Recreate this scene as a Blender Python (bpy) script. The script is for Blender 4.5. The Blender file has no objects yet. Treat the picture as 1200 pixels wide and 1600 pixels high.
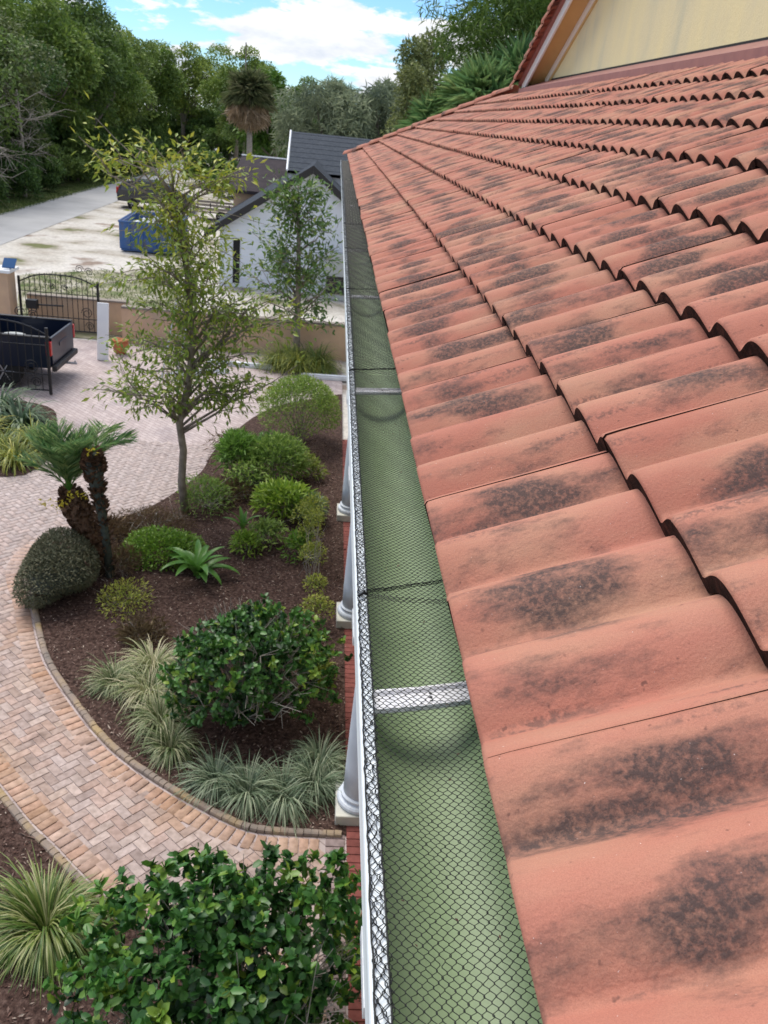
import bpy, bmesh, math, random
import numpy as np
from mathutils import Vector, Matrix
from math import sin, cos, pi, radians, tan
random.seed(7); rng = np.random.default_rng(7)
sc = bpy.context.scene; C = sc.collection
R_ = np.random.default_rng

# ------------------------------------------------------------ camera, sky, sun, exposure
cam = bpy.data.cameras.new('camera'); co = bpy.data.objects.new('camera', cam); C.objects.link(co)
right = Vector((0.99430, -0.04865, 0.09484)); up = Vector((-0.06523, 0.42600, 0.90237)); fwd = Vector((0.08430, 0.90342, -0.42040))
co.matrix_world = Matrix(((right.x, up.x, -fwd.x, 0), (right.y, up.y, -fwd.y, 0), (right.z, up.z, -fwd.z, 6.6), (0, 0, 0, 1)))
cam.sensor_fit = 'VERTICAL'; cam.sensor_height = 36; cam.lens = 29.25; cam.clip_start = 0.05; cam.clip_end = 3000
cam.dof.use_dof = True; cam.dof.focus_distance = 1.15; cam.dof.aperture_fstop = 18.0
sc.camera = co
SUN_EL, SUN_AZ = radians(60), radians(322)      # azimuth measured clockwise from +Y
wd = bpy.data.worlds.new('World'); sc.world = wd; wd.use_nodes = True
nt = wd.node_tree; nt.nodes.clear()
def N(t, ty, **k):
    n = t.nodes.new(ty)
    for a, b in k.items(): setattr(n, a, b)
    return n
sky = N(nt, 'ShaderNodeTexSky', sky_type='NISHITA', sun_disc=False, sun_elevation=SUN_EL, sun_rotation=SUN_AZ, air_density=1.0, dust_density=0.15, ozone_density=1.2)
tc = N(nt, 'ShaderNodeTexCoord')
sep = N(nt, 'ShaderNodeSeparateXYZ'); nt.links.new(tc.outputs['Generated'], sep.inputs[0])
zz = N(nt, 'ShaderNodeMath', operation='ADD'); zz.inputs[1].default_value = 0.28; nt.links.new(sep.outputs['Z'], zz.inputs[0])
zm = N(nt, 'ShaderNodeMath', operation='MAXIMUM'); zm.inputs[1].default_value = 0.05; nt.links.new(zz.outputs[0], zm.inputs[0])
dx = N(nt, 'ShaderNodeMath', operation='DIVIDE'); dy = N(nt, 'ShaderNodeMath', operation='DIVIDE')
nt.links.new(sep.outputs['X'], dx.inputs[0]); nt.links.new(zm.outputs[0], dx.inputs[1]); nt.links.new(sep.outputs['Y'], dy.inputs[0]); nt.links.new(zm.outputs[0], dy.inputs[1])
cmb = N(nt, 'ShaderNodeCombineXYZ'); nt.links.new(dx.outputs[0], cmb.inputs[0]); nt.links.new(dy.outputs[0], cmb.inputs[1])
def wnoise(scale, det, off, rough=0.6):
    mp = N(nt, 'ShaderNodeMapping'); mp.inputs['Location'].default_value = off; nt.links.new(cmb.outputs[0], mp.inputs[0])
    n = N(nt, 'ShaderNodeTexNoise'); n.inputs['Scale'].default_value = scale; n.inputs['Detail'].default_value = det; n.inputs['Roughness'].default_value = rough
    nt.links.new(mp.outputs[0], n.inputs['Vector']); return n
n1 = wnoise(2.3, 10, (0.6, 2.2, 0)); n2 = wnoise(3.6, 8, (1.0, 5.0, 2.0))
rm = N(nt, 'ShaderNodeValToRGB'); rm.color_ramp.elements[0].position = 0.465; rm.color_ramp.elements[1].position = 0.51; nt.links.new(n1.outputs['Fac'], rm.inputs[0])
rc = N(nt, 'ShaderNodeValToRGB'); rc.color_ramp.elements[0].position = 0.3; rc.color_ramp.elements[0].color = (4.4, 4.9, 5.7, 1); rc.color_ramp.elements[1].position = 0.62; rc.color_ramp.elements[1].color = (7.6, 7.5, 7.4, 1)
nt.links.new(n2.outputs['Fac'], rc.inputs[0])
tn = N(nt, 'ShaderNodeMixRGB', blend_type='MULTIPLY'); tn.inputs[0].default_value = 1; tn.inputs[2].default_value = (.54, .78, 1.06, 1); nt.links.new(sky.outputs[0], tn.inputs[1])
mx = N(nt, 'ShaderNodeMixRGB'); nt.links.new(rm.outputs[0], mx.inputs[0]); nt.links.new(tn.outputs[0], mx.inputs[1]); nt.links.new(rc.outputs[0], mx.inputs[2])
bg = N(nt, 'ShaderNodeBackground'); bg.inputs[1].default_value = 0.08; nt.links.new(mx.outputs[0], bg.inputs[0])
wo = N(nt, 'ShaderNodeOutputWorld'); nt.links.new(bg.outputs[0], wo.inputs[0])
sl = bpy.data.lights.new('sun', 'SUN'); sl.energy = 1.9; sl.angle = radians(38); sl.color = (1, 0.95, 0.87)
so = bpy.data.objects.new('sun', sl); C.objects.link(so)
sd = Vector((sin(SUN_AZ) * cos(SUN_EL), cos(SUN_AZ) * cos(SUN_EL), sin(SUN_EL)))
so.rotation_euler = sd.to_track_quat('Z', 'Y').to_euler()
sc.view_settings.view_transform = 'Standard'; sc.view_settings.look = 'None'; sc.view_settings.gamma = 1; sc.view_settings.exposure = 1.0

# ------------------------------------------------------------ material helpers
def mat(name, cols, scale=6.0, rough=0.7, bump=0.0, bscale=60.0, spec=0.4, coord='pos', detail=5, metal=0.0, stretch=(1, 1, 1), attr=None, transl=0.0, fine=0.0, pos=None, coat=0.0):
    m = bpy.data.materials.new(name); m.use_nodes = True; t = m.node_tree; t.nodes.clear()
    o = N(t, 'ShaderNodeOutputMaterial'); b = N(t, 'ShaderNodeBsdfPrincipled'); t.links.new(b.outputs[0], o.inputs[0])
    b.inputs['Roughness'].default_value = rough; b.inputs['Specular IOR Level'].default_value = spec; b.inputs['Metallic'].default_value = metal; b.inputs['Coat Weight'].default_value = coat
    if coord == 'pos': src = N(t, 'ShaderNodeNewGeometry').outputs['Position']
    else: src = N(t, 'ShaderNodeTexCoord').outputs['Object']
    mp = N(t, 'ShaderNodeMapping'); mp.inputs['Scale'].default_value = stretch; t.links.new(src, mp.inputs[0])
    def noise(s, d=5):
        n = N(t, 'ShaderNodeTexNoise'); n.inputs['Scale'].default_value = s; n.inputs['Detail'].default_value = d; t.links.new(mp.outputs[0], n.inputs['Vector']); return n.outputs['Fac']
    fac = None
    if attr: a = N(t, 'ShaderNodeAttribute', attribute_name=attr); fac = a.outputs['Fac']
    elif len(cols) > 1: fac = noise(scale, detail)
    if fac is None: b.inputs['Base Color'].default_value = (*cols[0], 1); colout = None
    else:
        r = N(t, 'ShaderNodeValToRGB'); e = r.color_ramp.elements
        while len(e) < len(cols): e.new(0.5)
        for i, c in enumerate(cols):
            e[i].position = pos[i] if pos else ((i / (len(cols) - 1)) if attr else 0.3 + 0.4 * i / (len(cols) - 1)); e[i].color = (*c, 1)
        t.links.new(fac, r.inputs[0]); colout = r.outputs[0]
        if transl and attr:                          # each tree or shrub a little different
            oi = N(t, 'ShaderNodeObjectInfo'); hs = N(t, 'ShaderNodeHueSaturation'); mr = N(t, 'ShaderNodeMapRange'); mr.inputs[3].default_value = .76; mr.inputs[4].default_value = 1.14
            mh = N(t, 'ShaderNodeMapRange'); mh.inputs[3].default_value = .515; mh.inputs[4].default_value = .48
            t.links.new(oi.outputs['Random'], mr.inputs[0]); t.links.new(oi.outputs['Random'], mh.inputs[0]); t.links.new(mr.outputs[0], hs.inputs['Value']); t.links.new(mh.outputs[0], hs.inputs['Hue']); t.links.new(colout, hs.inputs['Color']); colout = hs.outputs[0]
        if fine:
            q = N(t, 'ShaderNodeMixRGB', blend_type='MULTIPLY'); q.inputs[0].default_value = fine
            rr = N(t, 'ShaderNodeValToRGB'); rr.color_ramp.elements[0].position = .35; rr.color_ramp.elements[0].color = (.35, .35, .35, 1); rr.color_ramp.elements[1].position = .6
            t.links.new(noise(bscale, 4), rr.inputs[0]); t.links.new(colout, q.inputs[1]); t.links.new(rr.outputs[0], q.inputs[2]); colout = q.outputs[0]
        t.links.new(colout, b.inputs['Base Color'])
    if bump:
        bp = N(t, 'ShaderNodeBump'); bp.inputs['Strength'].default_value = bump; bp.inputs['Distance'].default_value = 0.01
        t.links.new(noise(bscale, 6), bp.inputs['Height']); t.links.new(bp.outputs[0], b.inputs['Normal'])
    if transl:
        tr = N(t, 'ShaderNodeBsdfTranslucent'); ms = N(t, 'ShaderNodeMixShader'); ms.inputs[0].default_value = transl
        if colout is not None: t.links.new(colout, tr.inputs[0])
        else: tr.inputs[0].default_value = (*cols[0], 1)
        t.links.new(b.outputs[0], ms.inputs[1]); t.links.new(tr.outputs[0], ms.inputs[2]); t.links.new(ms.outputs[0], o.inputs[0])
    return m

M = {}
def tile_mat():
    m = bpy.data.materials.new('weathered_tile'); m.use_nodes = True; t = m.node_tree; b = t.nodes['Principled BSDF']; L = t.links.new
    b.inputs['Roughness'].default_value = .82; b.inputs['Specular IOR Level'].default_value = .25
    g = N(t, 'ShaderNodeNewGeometry'); oi = N(t, 'ShaderNodeObjectInfo')
    rot = N(t, 'ShaderNodeMapping'); rot.inputs['Rotation'].default_value = (0, radians(27), 0); L(g.outputs['Position'], rot.inputs[0])
    def noise(s, st, d, off=(0, 0, 0), ro=.55):
        mp = N(t, 'ShaderNodeMapping'); mp.inputs['Scale'].default_value = st; mp.inputs['Location'].default_value = off; L(rot.outputs[0], mp.inputs[0])
        n = N(t, 'ShaderNodeTexNoise'); n.inputs['Scale'].default_value = s; n.inputs['Detail'].default_value = d; n.inputs['Roughness'].default_value = ro; L(mp.outputs[0], n.inputs['Vector']); return n.outputs['Fac']
    def ramp(f, p0, p1, c0=(0, 0, 0), c1=(1, 1, 1)):
        r = N(t, 'ShaderNodeValToRGB'); r.color_ramp.elements[0].position = p0; r.color_ramp.elements[1].position = p1
        r.color_ramp.elements[0].color = (*c0, 1); r.color_ramp.elements[1].color = (*c1, 1); L(f, r.inputs[0]); return r.outputs[0]
    def mixc(f, a, bb, ty='MIX', fv=None):
        q = N(t, 'ShaderNodeMixRGB', blend_type=ty)
        if f is None: q.inputs[0].default_value = fv
        else: L(f, q.inputs[0])
        for i, s in ((1, a), (2, bb)):
            if isinstance(s, tuple): q.inputs[i].default_value = (*s, 1)
            else: L(s, q.inputs[i])
        return q.outputs[0]
    def mul(a, bb):
        q = N(t, 'ShaderNodeMath', operation='MULTIPLY'); L(a, q.inputs[0])
        if isinstance(bb, float): q.inputs[1].default_value = bb
        else: L(bb, q.inputs[1])
        return q.outputs[0]
    base = ramp(oi.outputs['Random'], 0, 1, (.41, .158, .112), (.47, .195, .14))
    base = mixc(ramp(noise(5, (.6, 1.4, 1), 6), .42, .68), base, (.46, .245, .165))          # sandy bloom
    base = mixc(mul(ramp(noise(2.2, (.7, 1, 1), 5, (4, 2, 1)), .5, .7), .55), base, (.38, .125, .085))      # redder areas
    sx = N(t, 'ShaderNodeSeparateXYZ'); L(g.outputs['Position'], sx.inputs[0])
    def m2(op, a, bv): q = N(t, 'ShaderNodeMath', operation=op); (L(a, q.inputs[0]) if not isinstance(a, float) else setattr(q.inputs[0], 'default_value', a)); (L(bv, q.inputs[1]) if not isinstance(bv, float) else setattr(q.inputs[1], 'default_value', bv)); return q.outputs[0]
    along = m2('ADD', m2('MULTIPLY', m2('SUBTRACT', sx.outputs[0], .215), cos(radians(27)) / .335), m2('MULTIPLY', m2('SUBTRACT', sx.outputs[2], 5.953), sin(radians(27)) / .335))
    wv = m2('ADD', along, m2('MULTIPLY', noise(3.5, (1, 1, 1), 2, (2, 8, 1)), .5)); band = m2('SUBTRACT', 1.0, m2('MULTIPLY', m2('ABSOLUTE', m2('SUBTRACT', m2('FRACT', m2('ADD', wv, .78), 0.0), .5), 0.0), 2.0))      # one in the middle of each course, nought at its edges
    roll = m2('SUBTRACT', 1.0, m2('ABSOLUTE', m2('SUBTRACT', m2('MULTIPLY', m2('FRACT', m2('ADD', m2('DIVIDE', m2('ADD', sx.outputs[1], 2.230), .161), .56 + .25), 0.0), 2.0), 1.0), 0.0))   # one on the near flank of each roll
    bias = m2('ADD', m2('MULTIPLY', band, .14), m2('MULTIPLY', roll, .12))
    st = mul(ramp(m2('ADD', m2('SUBTRACT', noise(4.6, (.8, 1.9, 1.0), 9, (7, 3, 2), .66), .15), bias), .50, .625), ramp(noise(120, (1, 1, 1), 5, (0, 0, 0), .7), .16, .56))
    base = mixc(mul(st, .93), base, (.07, .052, .05))                                         # black lichen patches
    st2 = mul(ramp(noise(9, (.35, 3.0, 3.0), 7, (1, 9, 5)), .56, .66), ramp(noise(130, (1, 1, 1), 2), .4, .6))
    base = mixc(mul(st2, .6), base, (.10, .065, .06))
    sp = ramp(noise(850, (1, 1, 1), 3, (0, 0, 0), .75), .33, .6)                                              # sand grain
    base = mixc(None, base, mixc(sp, (.58, .55, .55), (1, 1, 1)), 'MULTIPLY', .55)
    wh = ramp(noise(300, (1, 1, 1), 1, (3, 3, 3)), .79, .83)
    base = mixc(mul(wh, .8), base, (.75, .68, .66))
    sp2 = ramp(noise(75, (1, 1, 1), 2, (5, 1, 1)), .70, .76); base = mixc(mul(sp2, .7), base, (.13, .06, .05))
    L(base, b.inputs['Base Color'])
    bp = N(t, 'ShaderNodeBump'); bp.inputs['Strength'].default_value = .35; bp.inputs['Distance'].default_value = .004
    L(noise(240, (1, 1, 1), 4), bp.inputs['Height']); L(bp.outputs[0], b.inputs['Normal'])
    return m
M['tile'] = tile_mat()
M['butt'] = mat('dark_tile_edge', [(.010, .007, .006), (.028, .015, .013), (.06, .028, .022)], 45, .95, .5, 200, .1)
M['deck'] = mat('roof_underlay', [(.02, .014, .012), (.035, .025, .02)], 5)
M['white'] = mat('white_paint', [(.84, .85, .87), (.76, .78, .81)], 3, .4, .03, 40)
M['oldwhite'] = mat('weathered_white_paint', [(.72, .74, .78), (.52, .54, .56)], 14, .55, .15, 90)
M['column'] = mat('column_paint', [(.66, .71, .78), (.56, .60, .66)], 4, .5, .03, 40)
M['colbase'] = mat('column_base_paint', [(.62, .60, .52), (.50, .50, .47)], 6, .6, .06, 60)
M['gutter'] = mat('gutter_white', [(.74, .80, .84), (.66, .72, .76)], 9, .32, 0, 40)
M['gutterin'] = mat('gutter_green_inside', [(.22, .31, .155), (.25, .34, .185), (.29, .37, .22)], 7, .46, 0, 300, .45, stretch=(1, .35, 1), fine=.1)
M['net'] = mat('black_plastic_net', [(.008, .010, .011)], rough=.45, spec=.35)
M['steel'] = mat('white_metal_hanger', [(.88, .88, .90), (.78, .79, .82)], 30, .25, 0, 60)
M['stucco'] = mat('cream_stucco', [(.74, .64, .37), (.68, .60, .38), (.52, .50, .36)], 1.6, .9, .6, 85, .2, stretch=(1, 1.6, .5), pos=[.36, .56, .78])
M['tan'] = mat('tan_paint', [(.62, .43, .19), (.56, .38, .17)], 4, .7, .1, 60)
M['flash'] = mat('painted_flashing', [(.30, .13, .11), (.24, .10, .09)], 8, .6, .05, 60)
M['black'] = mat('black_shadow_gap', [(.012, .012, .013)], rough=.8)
M['iron'] = mat('black_iron', [(.012, .012, .014)], rough=.45)
M['mulch'] = mat('bark_mulch', [(.03, .017, .014), (.075, .044, .036), (.14, .09, .075)], 22, .95, 1.0, 60, .15, fine=.7)
M['chip'] = mat('bark_chip', [(.04, .02, .016), (.12, .06, .045), (.22, .15, .125), (.42, .34, .28)], rough=.9, attr='rnd', pos=[0, .45, .8, 1])
M['joint'] = mat('joint_sand', [(.13, .10, .09), (.22, .17, .15)], 3, .95, .3, 90)
def brick_mat(name, joined):
    m = bpy.data.materials.new(name); m.use_nodes = True; t = m.node_tree; b = t.nodes['Principled BSDF']; b.inputs['Roughness'].default_value = .85; b.inputs['Specular IOR Level'].default_value = .25
    if joined: s = N(t, 'ShaderNodeAttribute', attribute_name='col').outputs['Color']
    else: s = N(t, 'ShaderNodeObjectInfo').outputs['Color']
    g = N(t, 'ShaderNodeNewGeometry').outputs['Position']
    n = N(t, 'ShaderNodeTexNoise'); n.inputs['Scale'].default_value = 14; n.inputs['Detail'].default_value = 8; t.links.new(g, n.inputs['Vector'])
    r = N(t, 'ShaderNodeValToRGB'); r.color_ramp.elements[0].position = .32; r.color_ramp.elements[0].color = (.62, .60, .58, 1); r.color_ramp.elements[1].position = .62; t.links.new(n.outputs['Fac'], r.inputs[0])
    q = N(t, 'ShaderNodeMixRGB', blend_type='MULTIPLY'); q.inputs[0].default_value = .8; t.links.new(s, q.inputs[1]); t.links.new(r.outputs[0], q.inputs[2])
    n2 = N(t, 'ShaderNodeTexNoise'); n2.inputs['Scale'].default_value = 2.3; n2.inputs['Detail'].default_value = 6; t.links.new(g, n2.inputs['Vector'])
    r2 = N(t, 'ShaderNodeValToRGB'); r2.color_ramp.elements[0].position = .64; r2.color_ramp.elements[0].color = (1, 1, 1, 1); r2.color_ramp.elements[1].position = .76; r2.color_ramp.elements[1].color = (.42, .40, .40, 1); t.links.new(n2.outputs['Fac'], r2.inputs[0])
    q2 = N(t, 'ShaderNodeMixRGB', blend_type='MULTIPLY'); q2.inputs[0].default_value = 1; t.links.new(q.outputs[0], q2.inputs[1]); t.links.new(r2.outputs[0], q2.inputs[2])
    t.links.new(q2.outputs[0], b.inputs['Base Color'])
    bp = N(t, 'ShaderNodeBump'); bp.inputs['Strength'].default_value = .25; bp.inputs['Distance'].default_value = .004; n3 = N(t, 'ShaderNodeTexNoise'); n3.inputs['Scale'].default_value = 120; t.links.new(g, n3.inputs['Vector']); t.links.new(n3.outputs['Fac'], bp.inputs['Height']); t.links.new(bp.outputs[0], b.inputs['Normal'])
    return m
M['brick1'] = brick_mat('paver_brick', False); M['brickn'] = brick_mat('paver_brick_field', True)
def far_paver():
    m = mat('paver_far', [(.46, .38, .365), (.52, .44, .425), (.40, .34, .34)], 1.1, .85, .1, 30, .25, fine=0)
    t = m.node_tree; b = [n for n in t.nodes if n.type == 'BSDF_PRINCIPLED'][0]
    old = b.inputs['Base Color'].links[0].from_socket
    g = N(t, 'ShaderNodeNewGeometry'); mp = N(t, 'ShaderNodeMapping'); mp.inputs['Rotation'].default_value = (0, 0, pi / 4); t.links.new(g.outputs['Position'], mp.inputs[0])
    br = N(t, 'ShaderNodeTexBrick'); br.inputs['Scale'].default_value = 1; br.inputs['Brick Width'].default_value = .2; br.inputs['Row Height'].default_value = .1; br.inputs['Mortar Size'].default_value = .006
    br.inputs['Color1'].default_value = (1, 1, 1, 1); br.inputs['Color2'].default_value = (.8, .78, .78, 1); br.inputs['Mortar'].default_value = (.5, .46, .45, 1); t.links.new(mp.outputs[0], br.inputs['Vector'])
    q = N(t, 'ShaderNodeMixRGB', blend_type='MULTIPLY'); q.inputs[0].default_value = 1; t.links.new(old, q.inputs[1]); t.links.new(br.outputs['Color'], q.inputs[2]); t.links.new(q.outputs[0], b.inputs['Base Color'])
    return m
M['farpave'] = far_paver()
M['kerb'] = mat('concrete_edging', [(.36, .26, .14), (.27, .21, .17), (.20, .17, .15)], 3.2, .9, .3, 60)
M['sand'] = mat('sandy_yard', [(.16, .17, .08), (.42, .38, .33), (.55, .52, .47), (.60, .57, .53), (.28, .22, .18)], .35, .95, .3, 9, .1, detail=10, pos=[.34, .41, .5, .6, .68], fine=.35)
M['verge'] = mat('verge_grass', [(.07, .11, .03), (.13, .16, .05), (.28, .26, .15)], .8, .95, .5, 20, .1)
M['thinlawn'] = mat('thin_lawn', [(.10, .14, .05), (.24, .23, .15), (.46, .43, .37)], 1.3, .95, .4, 20, .1)
M['road'] = mat('concrete_road', [(.33, .33, .335), (.42, .42, .425)], .5, .9, .1, 20)
M['grass'] = mat('grass_blades', [(.05, .09, .02), (.10, .16, .04), (.20, .24, .08)], rough=.8, attr='rnd')
M['peach'] = mat('peach_wall', [(.60, .42, .28), (.52, .36, .25), (.42, .33, .25)], 1.5, .85, .2, 50)
M['siding'] = mat('white_house_wall', [(.74, .78, .84), (.66, .70, .77)], 1, .6, .05, 30)
M['shingle'] = mat('dark_shingles', [(.035, .042, .055), (.065, .075, .09)], 7, .95, .6, 14, .12)
M['brownroof'] = mat('brown_roof', [(.04, .034, .038), (.06, .05, .055)], 3, .95, spec=.1)
M['trim'] = mat('dark_trim', [(.025, .023, .025)], rough=.5)
M['bark'] = mat('grey_bark', [(.18, .15, .125), (.32, .28, .24)], 9, .95, .6, 40, .1)
M['paletwig'] = mat('pale_twig', [(.24, .21, .18), (.36, .33, .29)], 9, .9)
M['palmbark'] = mat('palm_bark', [(.055, .03, .02), (.14, .08, .05), (.20, .14, .10)], 30, .95, .8, 60, .1)
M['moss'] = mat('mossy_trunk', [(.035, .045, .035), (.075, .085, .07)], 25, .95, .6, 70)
def leafmat(name, cols, rough=.5, transl=.28, spec=.4): return mat(name, cols, rough=rough, attr='rnd', transl=transl, spec=spec)
M['glossy'] = leafmat('glossy_leaves', [(0.015, 0.045, 0.015), (0.044, 0.129, 0.027), (0.089, 0.227, 0.039), (0.252, 0.363, 0.045)], .40, .2, .45)
M['young'] = leafmat('young_tree_leaves', [(0.143, 0.239, 0.039), (0.289, 0.383, 0.055), (0.576, 0.550, 0.071)], .45)
M['magnolia'] = leafmat('magnolia_leaves', [(0.061, 0.135, 0.034), (0.135, 0.247, 0.053), (0.366, 0.383, 0.075)], .35)
M['lirio'] = leafmat('variegated_blades', [(0.081, 0.134, 0.040), (0.228, 0.282, 0.114), (0.457, 0.470, 0.269), (0.605, 0.564, 0.363)], .5)
M['lirio2'] = leafmat('blue_green_blades', [(0.085, 0.142, 0.076), (0.227, 0.302, 0.189), (0.491, 0.548, 0.378)], .5)
M['liriog'] = leafmat('green_blades', [(0.065, 0.130, 0.023), (0.143, 0.234, 0.039), (0.286, 0.338, 0.078), (0.520, 0.494, 0.260)], .45)
M['gold'] = leafmat('golden_blades', [(0.083, 0.138, 0.028), (0.221, 0.276, 0.048), (0.414, 0.414, 0.083)], .5)
M['clipped'] = leafmat('dusky_leaves', [(0.050, 0.067, 0.033), (0.100, 0.109, 0.061), (0.170, 0.151, 0.091)], .7, .1)
M['lime'] = leafmat('lime_leaves', [(0.090, 0.194, 0.022), (0.209, 0.359, 0.038), (0.389, 0.508, 0.075)], .4)
M['yellowg'] = leafmat('yellow_green_leaves', [(0.105, 0.164, 0.030), (0.254, 0.314, 0.045), (0.419, 0.419, 0.075)], .5)
M['mid'] = leafmat('mid_green_leaves', [(0.055, 0.151, 0.026), (0.130, 0.281, 0.048), (0.238, 0.432, 0.086)], .5)
M['bushy'] = leafmat('soft_green_leaves', [(0.068, 0.145, 0.034), (0.166, 0.290, 0.055), (0.331, 0.451, 0.100)], .6)
M['dry'] = leafmat('dry_straw', [(.13, .08, .045), (.26, .18, .10), (.36, .27, .16)], .8, .15)
M['palm'] = leafmat('palm_leaves', [(0.089, 0.217, 0.086), (0.209, 0.382, 0.144), (0.417, 0.559, 0.230)], .4)
M['yellow'] = leafmat('yellow_flowers', [(.55, .42, .03), (.70, .58, .05)], .6)
M['agave'] = leafmat('strap_leaves', [(0.070, 0.126, 0.070), (0.140, 0.210, 0.112), (0.252, 0.322, 0.168)], .45)
M['broad'] = mat('broad_leaf', [(.075, .20, .03), (.12, .27, .045)], 9, .35, 0, 40, transl=.25)
M['tree_dark'] = leafmat('tree_leaves_dark', [(0.052, 0.099, 0.028), (0.109, 0.195, 0.044), (0.215, 0.326, 0.070)], .6)
M['tree_mid'] = leafmat('tree_leaves_mid', [(0.070, 0.127, 0.026), (0.149, 0.244, 0.044), (0.274, 0.359, 0.070)], .6)
M['tree_olive'] = leafmat('tree_leaves_olive', [(0.082, 0.109, 0.038), (0.175, 0.216, 0.073), (0.302, 0.335, 0.124)], .6)
M['tree_light'] = leafmat('tree_leaves_light', [(0.084, 0.182, 0.028), (0.168, 0.294, 0.042), (0.266, 0.392, 0.070)], .6)
M['tree_grey'] = leafmat('tree_leaves_grey', [(0.124, 0.169, 0.124), (0.232, 0.294, 0.185), (0.400, 0.463, 0.307)], .7)
M['sabal'] = leafmat('sabal_fronds', [(0.138, 0.180, 0.078), (0.250, 0.288, 0.130), (0.425, 0.408, 0.234)], .6)
M['sabaldead'] = leafmat('sabal_dead_fronds', [(0.296, 0.251, 0.160), (0.502, 0.410, 0.251), (0.684, 0.593, 0.433)], .8)
M['carblue'] = mat('navy_car_paint', [(.006, .011, .028)], rough=.3, spec=.35, coat=.15)
M['carblack'] = mat('dark_car_paint', [(.010, .013, .020)], rough=.25, spec=.5, coat=.6)
M['glass'] = mat('car_glass', [(.012, .014, .017)], rough=.06, spec=.6)
M['tyre'] = mat('tyre_rubber', [(.014, .014, .014)], rough=.85)
M['rim'] = mat('alloy_rim', [(.5, .5, .52)], rough=.3, metal=.7)
M['red'] = mat('red_lamp', [(.45, .015, .012)], rough=.2)
M['bluepaint'] = mat('blue_dumpster_paint', [(.02, .075, .24), (.05, .12, .30), (.12, .11, .12)], 2.2, .6)
M['debris'] = mat('white_debris', [(.72, .75, .80), (.55, .58, .62)], 3, .7)
M['plank'] = mat('grey_plank', [(.30, .26, .22), (.20, .17, .15)], 6, .9)
M['terra'] = mat('terracotta', [(.42, .14, .06)], rough=.8)
M['panel'] = mat('solar_panel', [(.03, .09, .22)], rough=.15)
M['windowg'] = mat('window_glass', [(.16, .20, .24)], rough=.1)
M['ac'] = mat('grey_cabinet', [(.40, .42, .42)], rough=.6)

# ------------------------------------------------------------ mesh helpers
OFF = {}
def woff(o): return OFF.get(o.name, Vector((0, 0, 0))) if o else Vector((0, 0, 0))
class MB:
    def __init__(s): s.v = []; s.f = []; s.mi = []
    def add(s, vs, fs, mi=0):
        b = len(s.v); s.v += [tuple(v) for v in vs]; s.f += [tuple(i + b for i in f) for f in fs]; s.mi += [mi] * len(fs); return s
    def box(s, x0, x1, y0, y1, z0, z1, mi=0):
        return s.add([(x0, y0, z0), (x1, y0, z0), (x1, y1, z0), (x0, y1, z0), (x0, y0, z1), (x1, y0, z1), (x1, y1, z1), (x0, y1, z1)],
                     [(0, 3, 2, 1), (4, 5, 6, 7), (0, 1, 5, 4), (1, 2, 6, 5), (2, 3, 7, 6), (3, 0, 4, 7)], mi)
    def prism(s, poly, a, b, axis='x', mi=0):
        n = len(poly); mk = {'x': lambda p, t: (t, p[0], p[1]), 'y': lambda p, t: (p[0], t, p[1]), 'z': lambda p, t: (p[0], p[1], t)}[axis]
        vs = [mk(p, a) for p in poly] + [mk(p, b) for p in poly]
        return s.add(vs, [tuple(range(n)), tuple(range(2 * n - 1, n - 1, -1))] + [(i, i + n, (i + 1) % n + n, (i + 1) % n) for i in range(n)], mi)
    def tube(s, pts, rad, n=6, mi=0, cap=True):
        pts = [Vector(p) for p in pts]; rad = rad if hasattr(rad, '__len__') else [rad] * len(pts); rings = []
        for i, p in enumerate(pts):
            t = (pts[min(i + 1, len(pts) - 1)] - pts[max(i - 1, 0)]); t = t.normalized() if t.length > 1e-9 else Vector((0, 0, 1))
            a = Vector((0, 0, 1)) if abs(t.z) < .9 else Vector((1, 0, 0)); u = t.cross(a).normalized(); w = t.cross(u)
            rings.append([p + (u * cos(2 * pi * k / n) + w * sin(2 * pi * k / n)) * rad[i] for k in range(n)])
        fs = []
        for i in range(len(pts) - 1):
            for k in range(n): fs.append((i * n + k, (i + 1) * n + k, (i + 1) * n + (k + 1) % n, i * n + (k + 1) % n))
        if cap: fs += [tuple(range(n)), tuple(len(pts) * n - 1 - k for k in range(n))]
        return s.add([v for r in rings for v in r], fs, mi)
    def lathe(s, prof, c=(0, 0, 0), n=24, mi=0):
        vs = [(c[0] + r * cos(2 * pi * k / n), c[1] + r * sin(2 * pi * k / n), c[2] + z) for r, z in prof for k in range(n)]; fs = []
        for i in range(len(prof) - 1):
            for k in range(n): fs.append((i * n + k, i * n + (k + 1) % n, (i + 1) * n + (k + 1) % n, (i + 1) * n + k))
        fs += [tuple(range(n - 1, -1, -1)), tuple((len(prof) - 1) * n + k for k in range(n))]
        return s.add(vs, fs, mi)
    def build(s, name, mats, parent=None, local=False, smooth=False, bevel=0):
        me = bpy.data.meshes.new(name); o_ = Vector((0, 0, 0)) if local else woff(parent)
        me.from_pydata([(v[0] - o_.x, v[1] - o_.y, v[2] - o_.z) for v in s.v], [], s.f)
        if not isinstance(mats, (list, tuple)): mats = [mats]
        for m in mats: me.materials.append(M[m])
        if len(mats) > 1: me.polygons.foreach_set('material_index', s.mi)
        fin(me, smooth)
        if bevel:
            bm = bmesh.new(); bm.from_mesh(me); bmesh.ops.bevel(bm, geom=list(bm.edges), offset=bevel, segments=1, affect='EDGES'); bm.to_mesh(me); bm.free()
        return link(name, me, parent)
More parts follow.
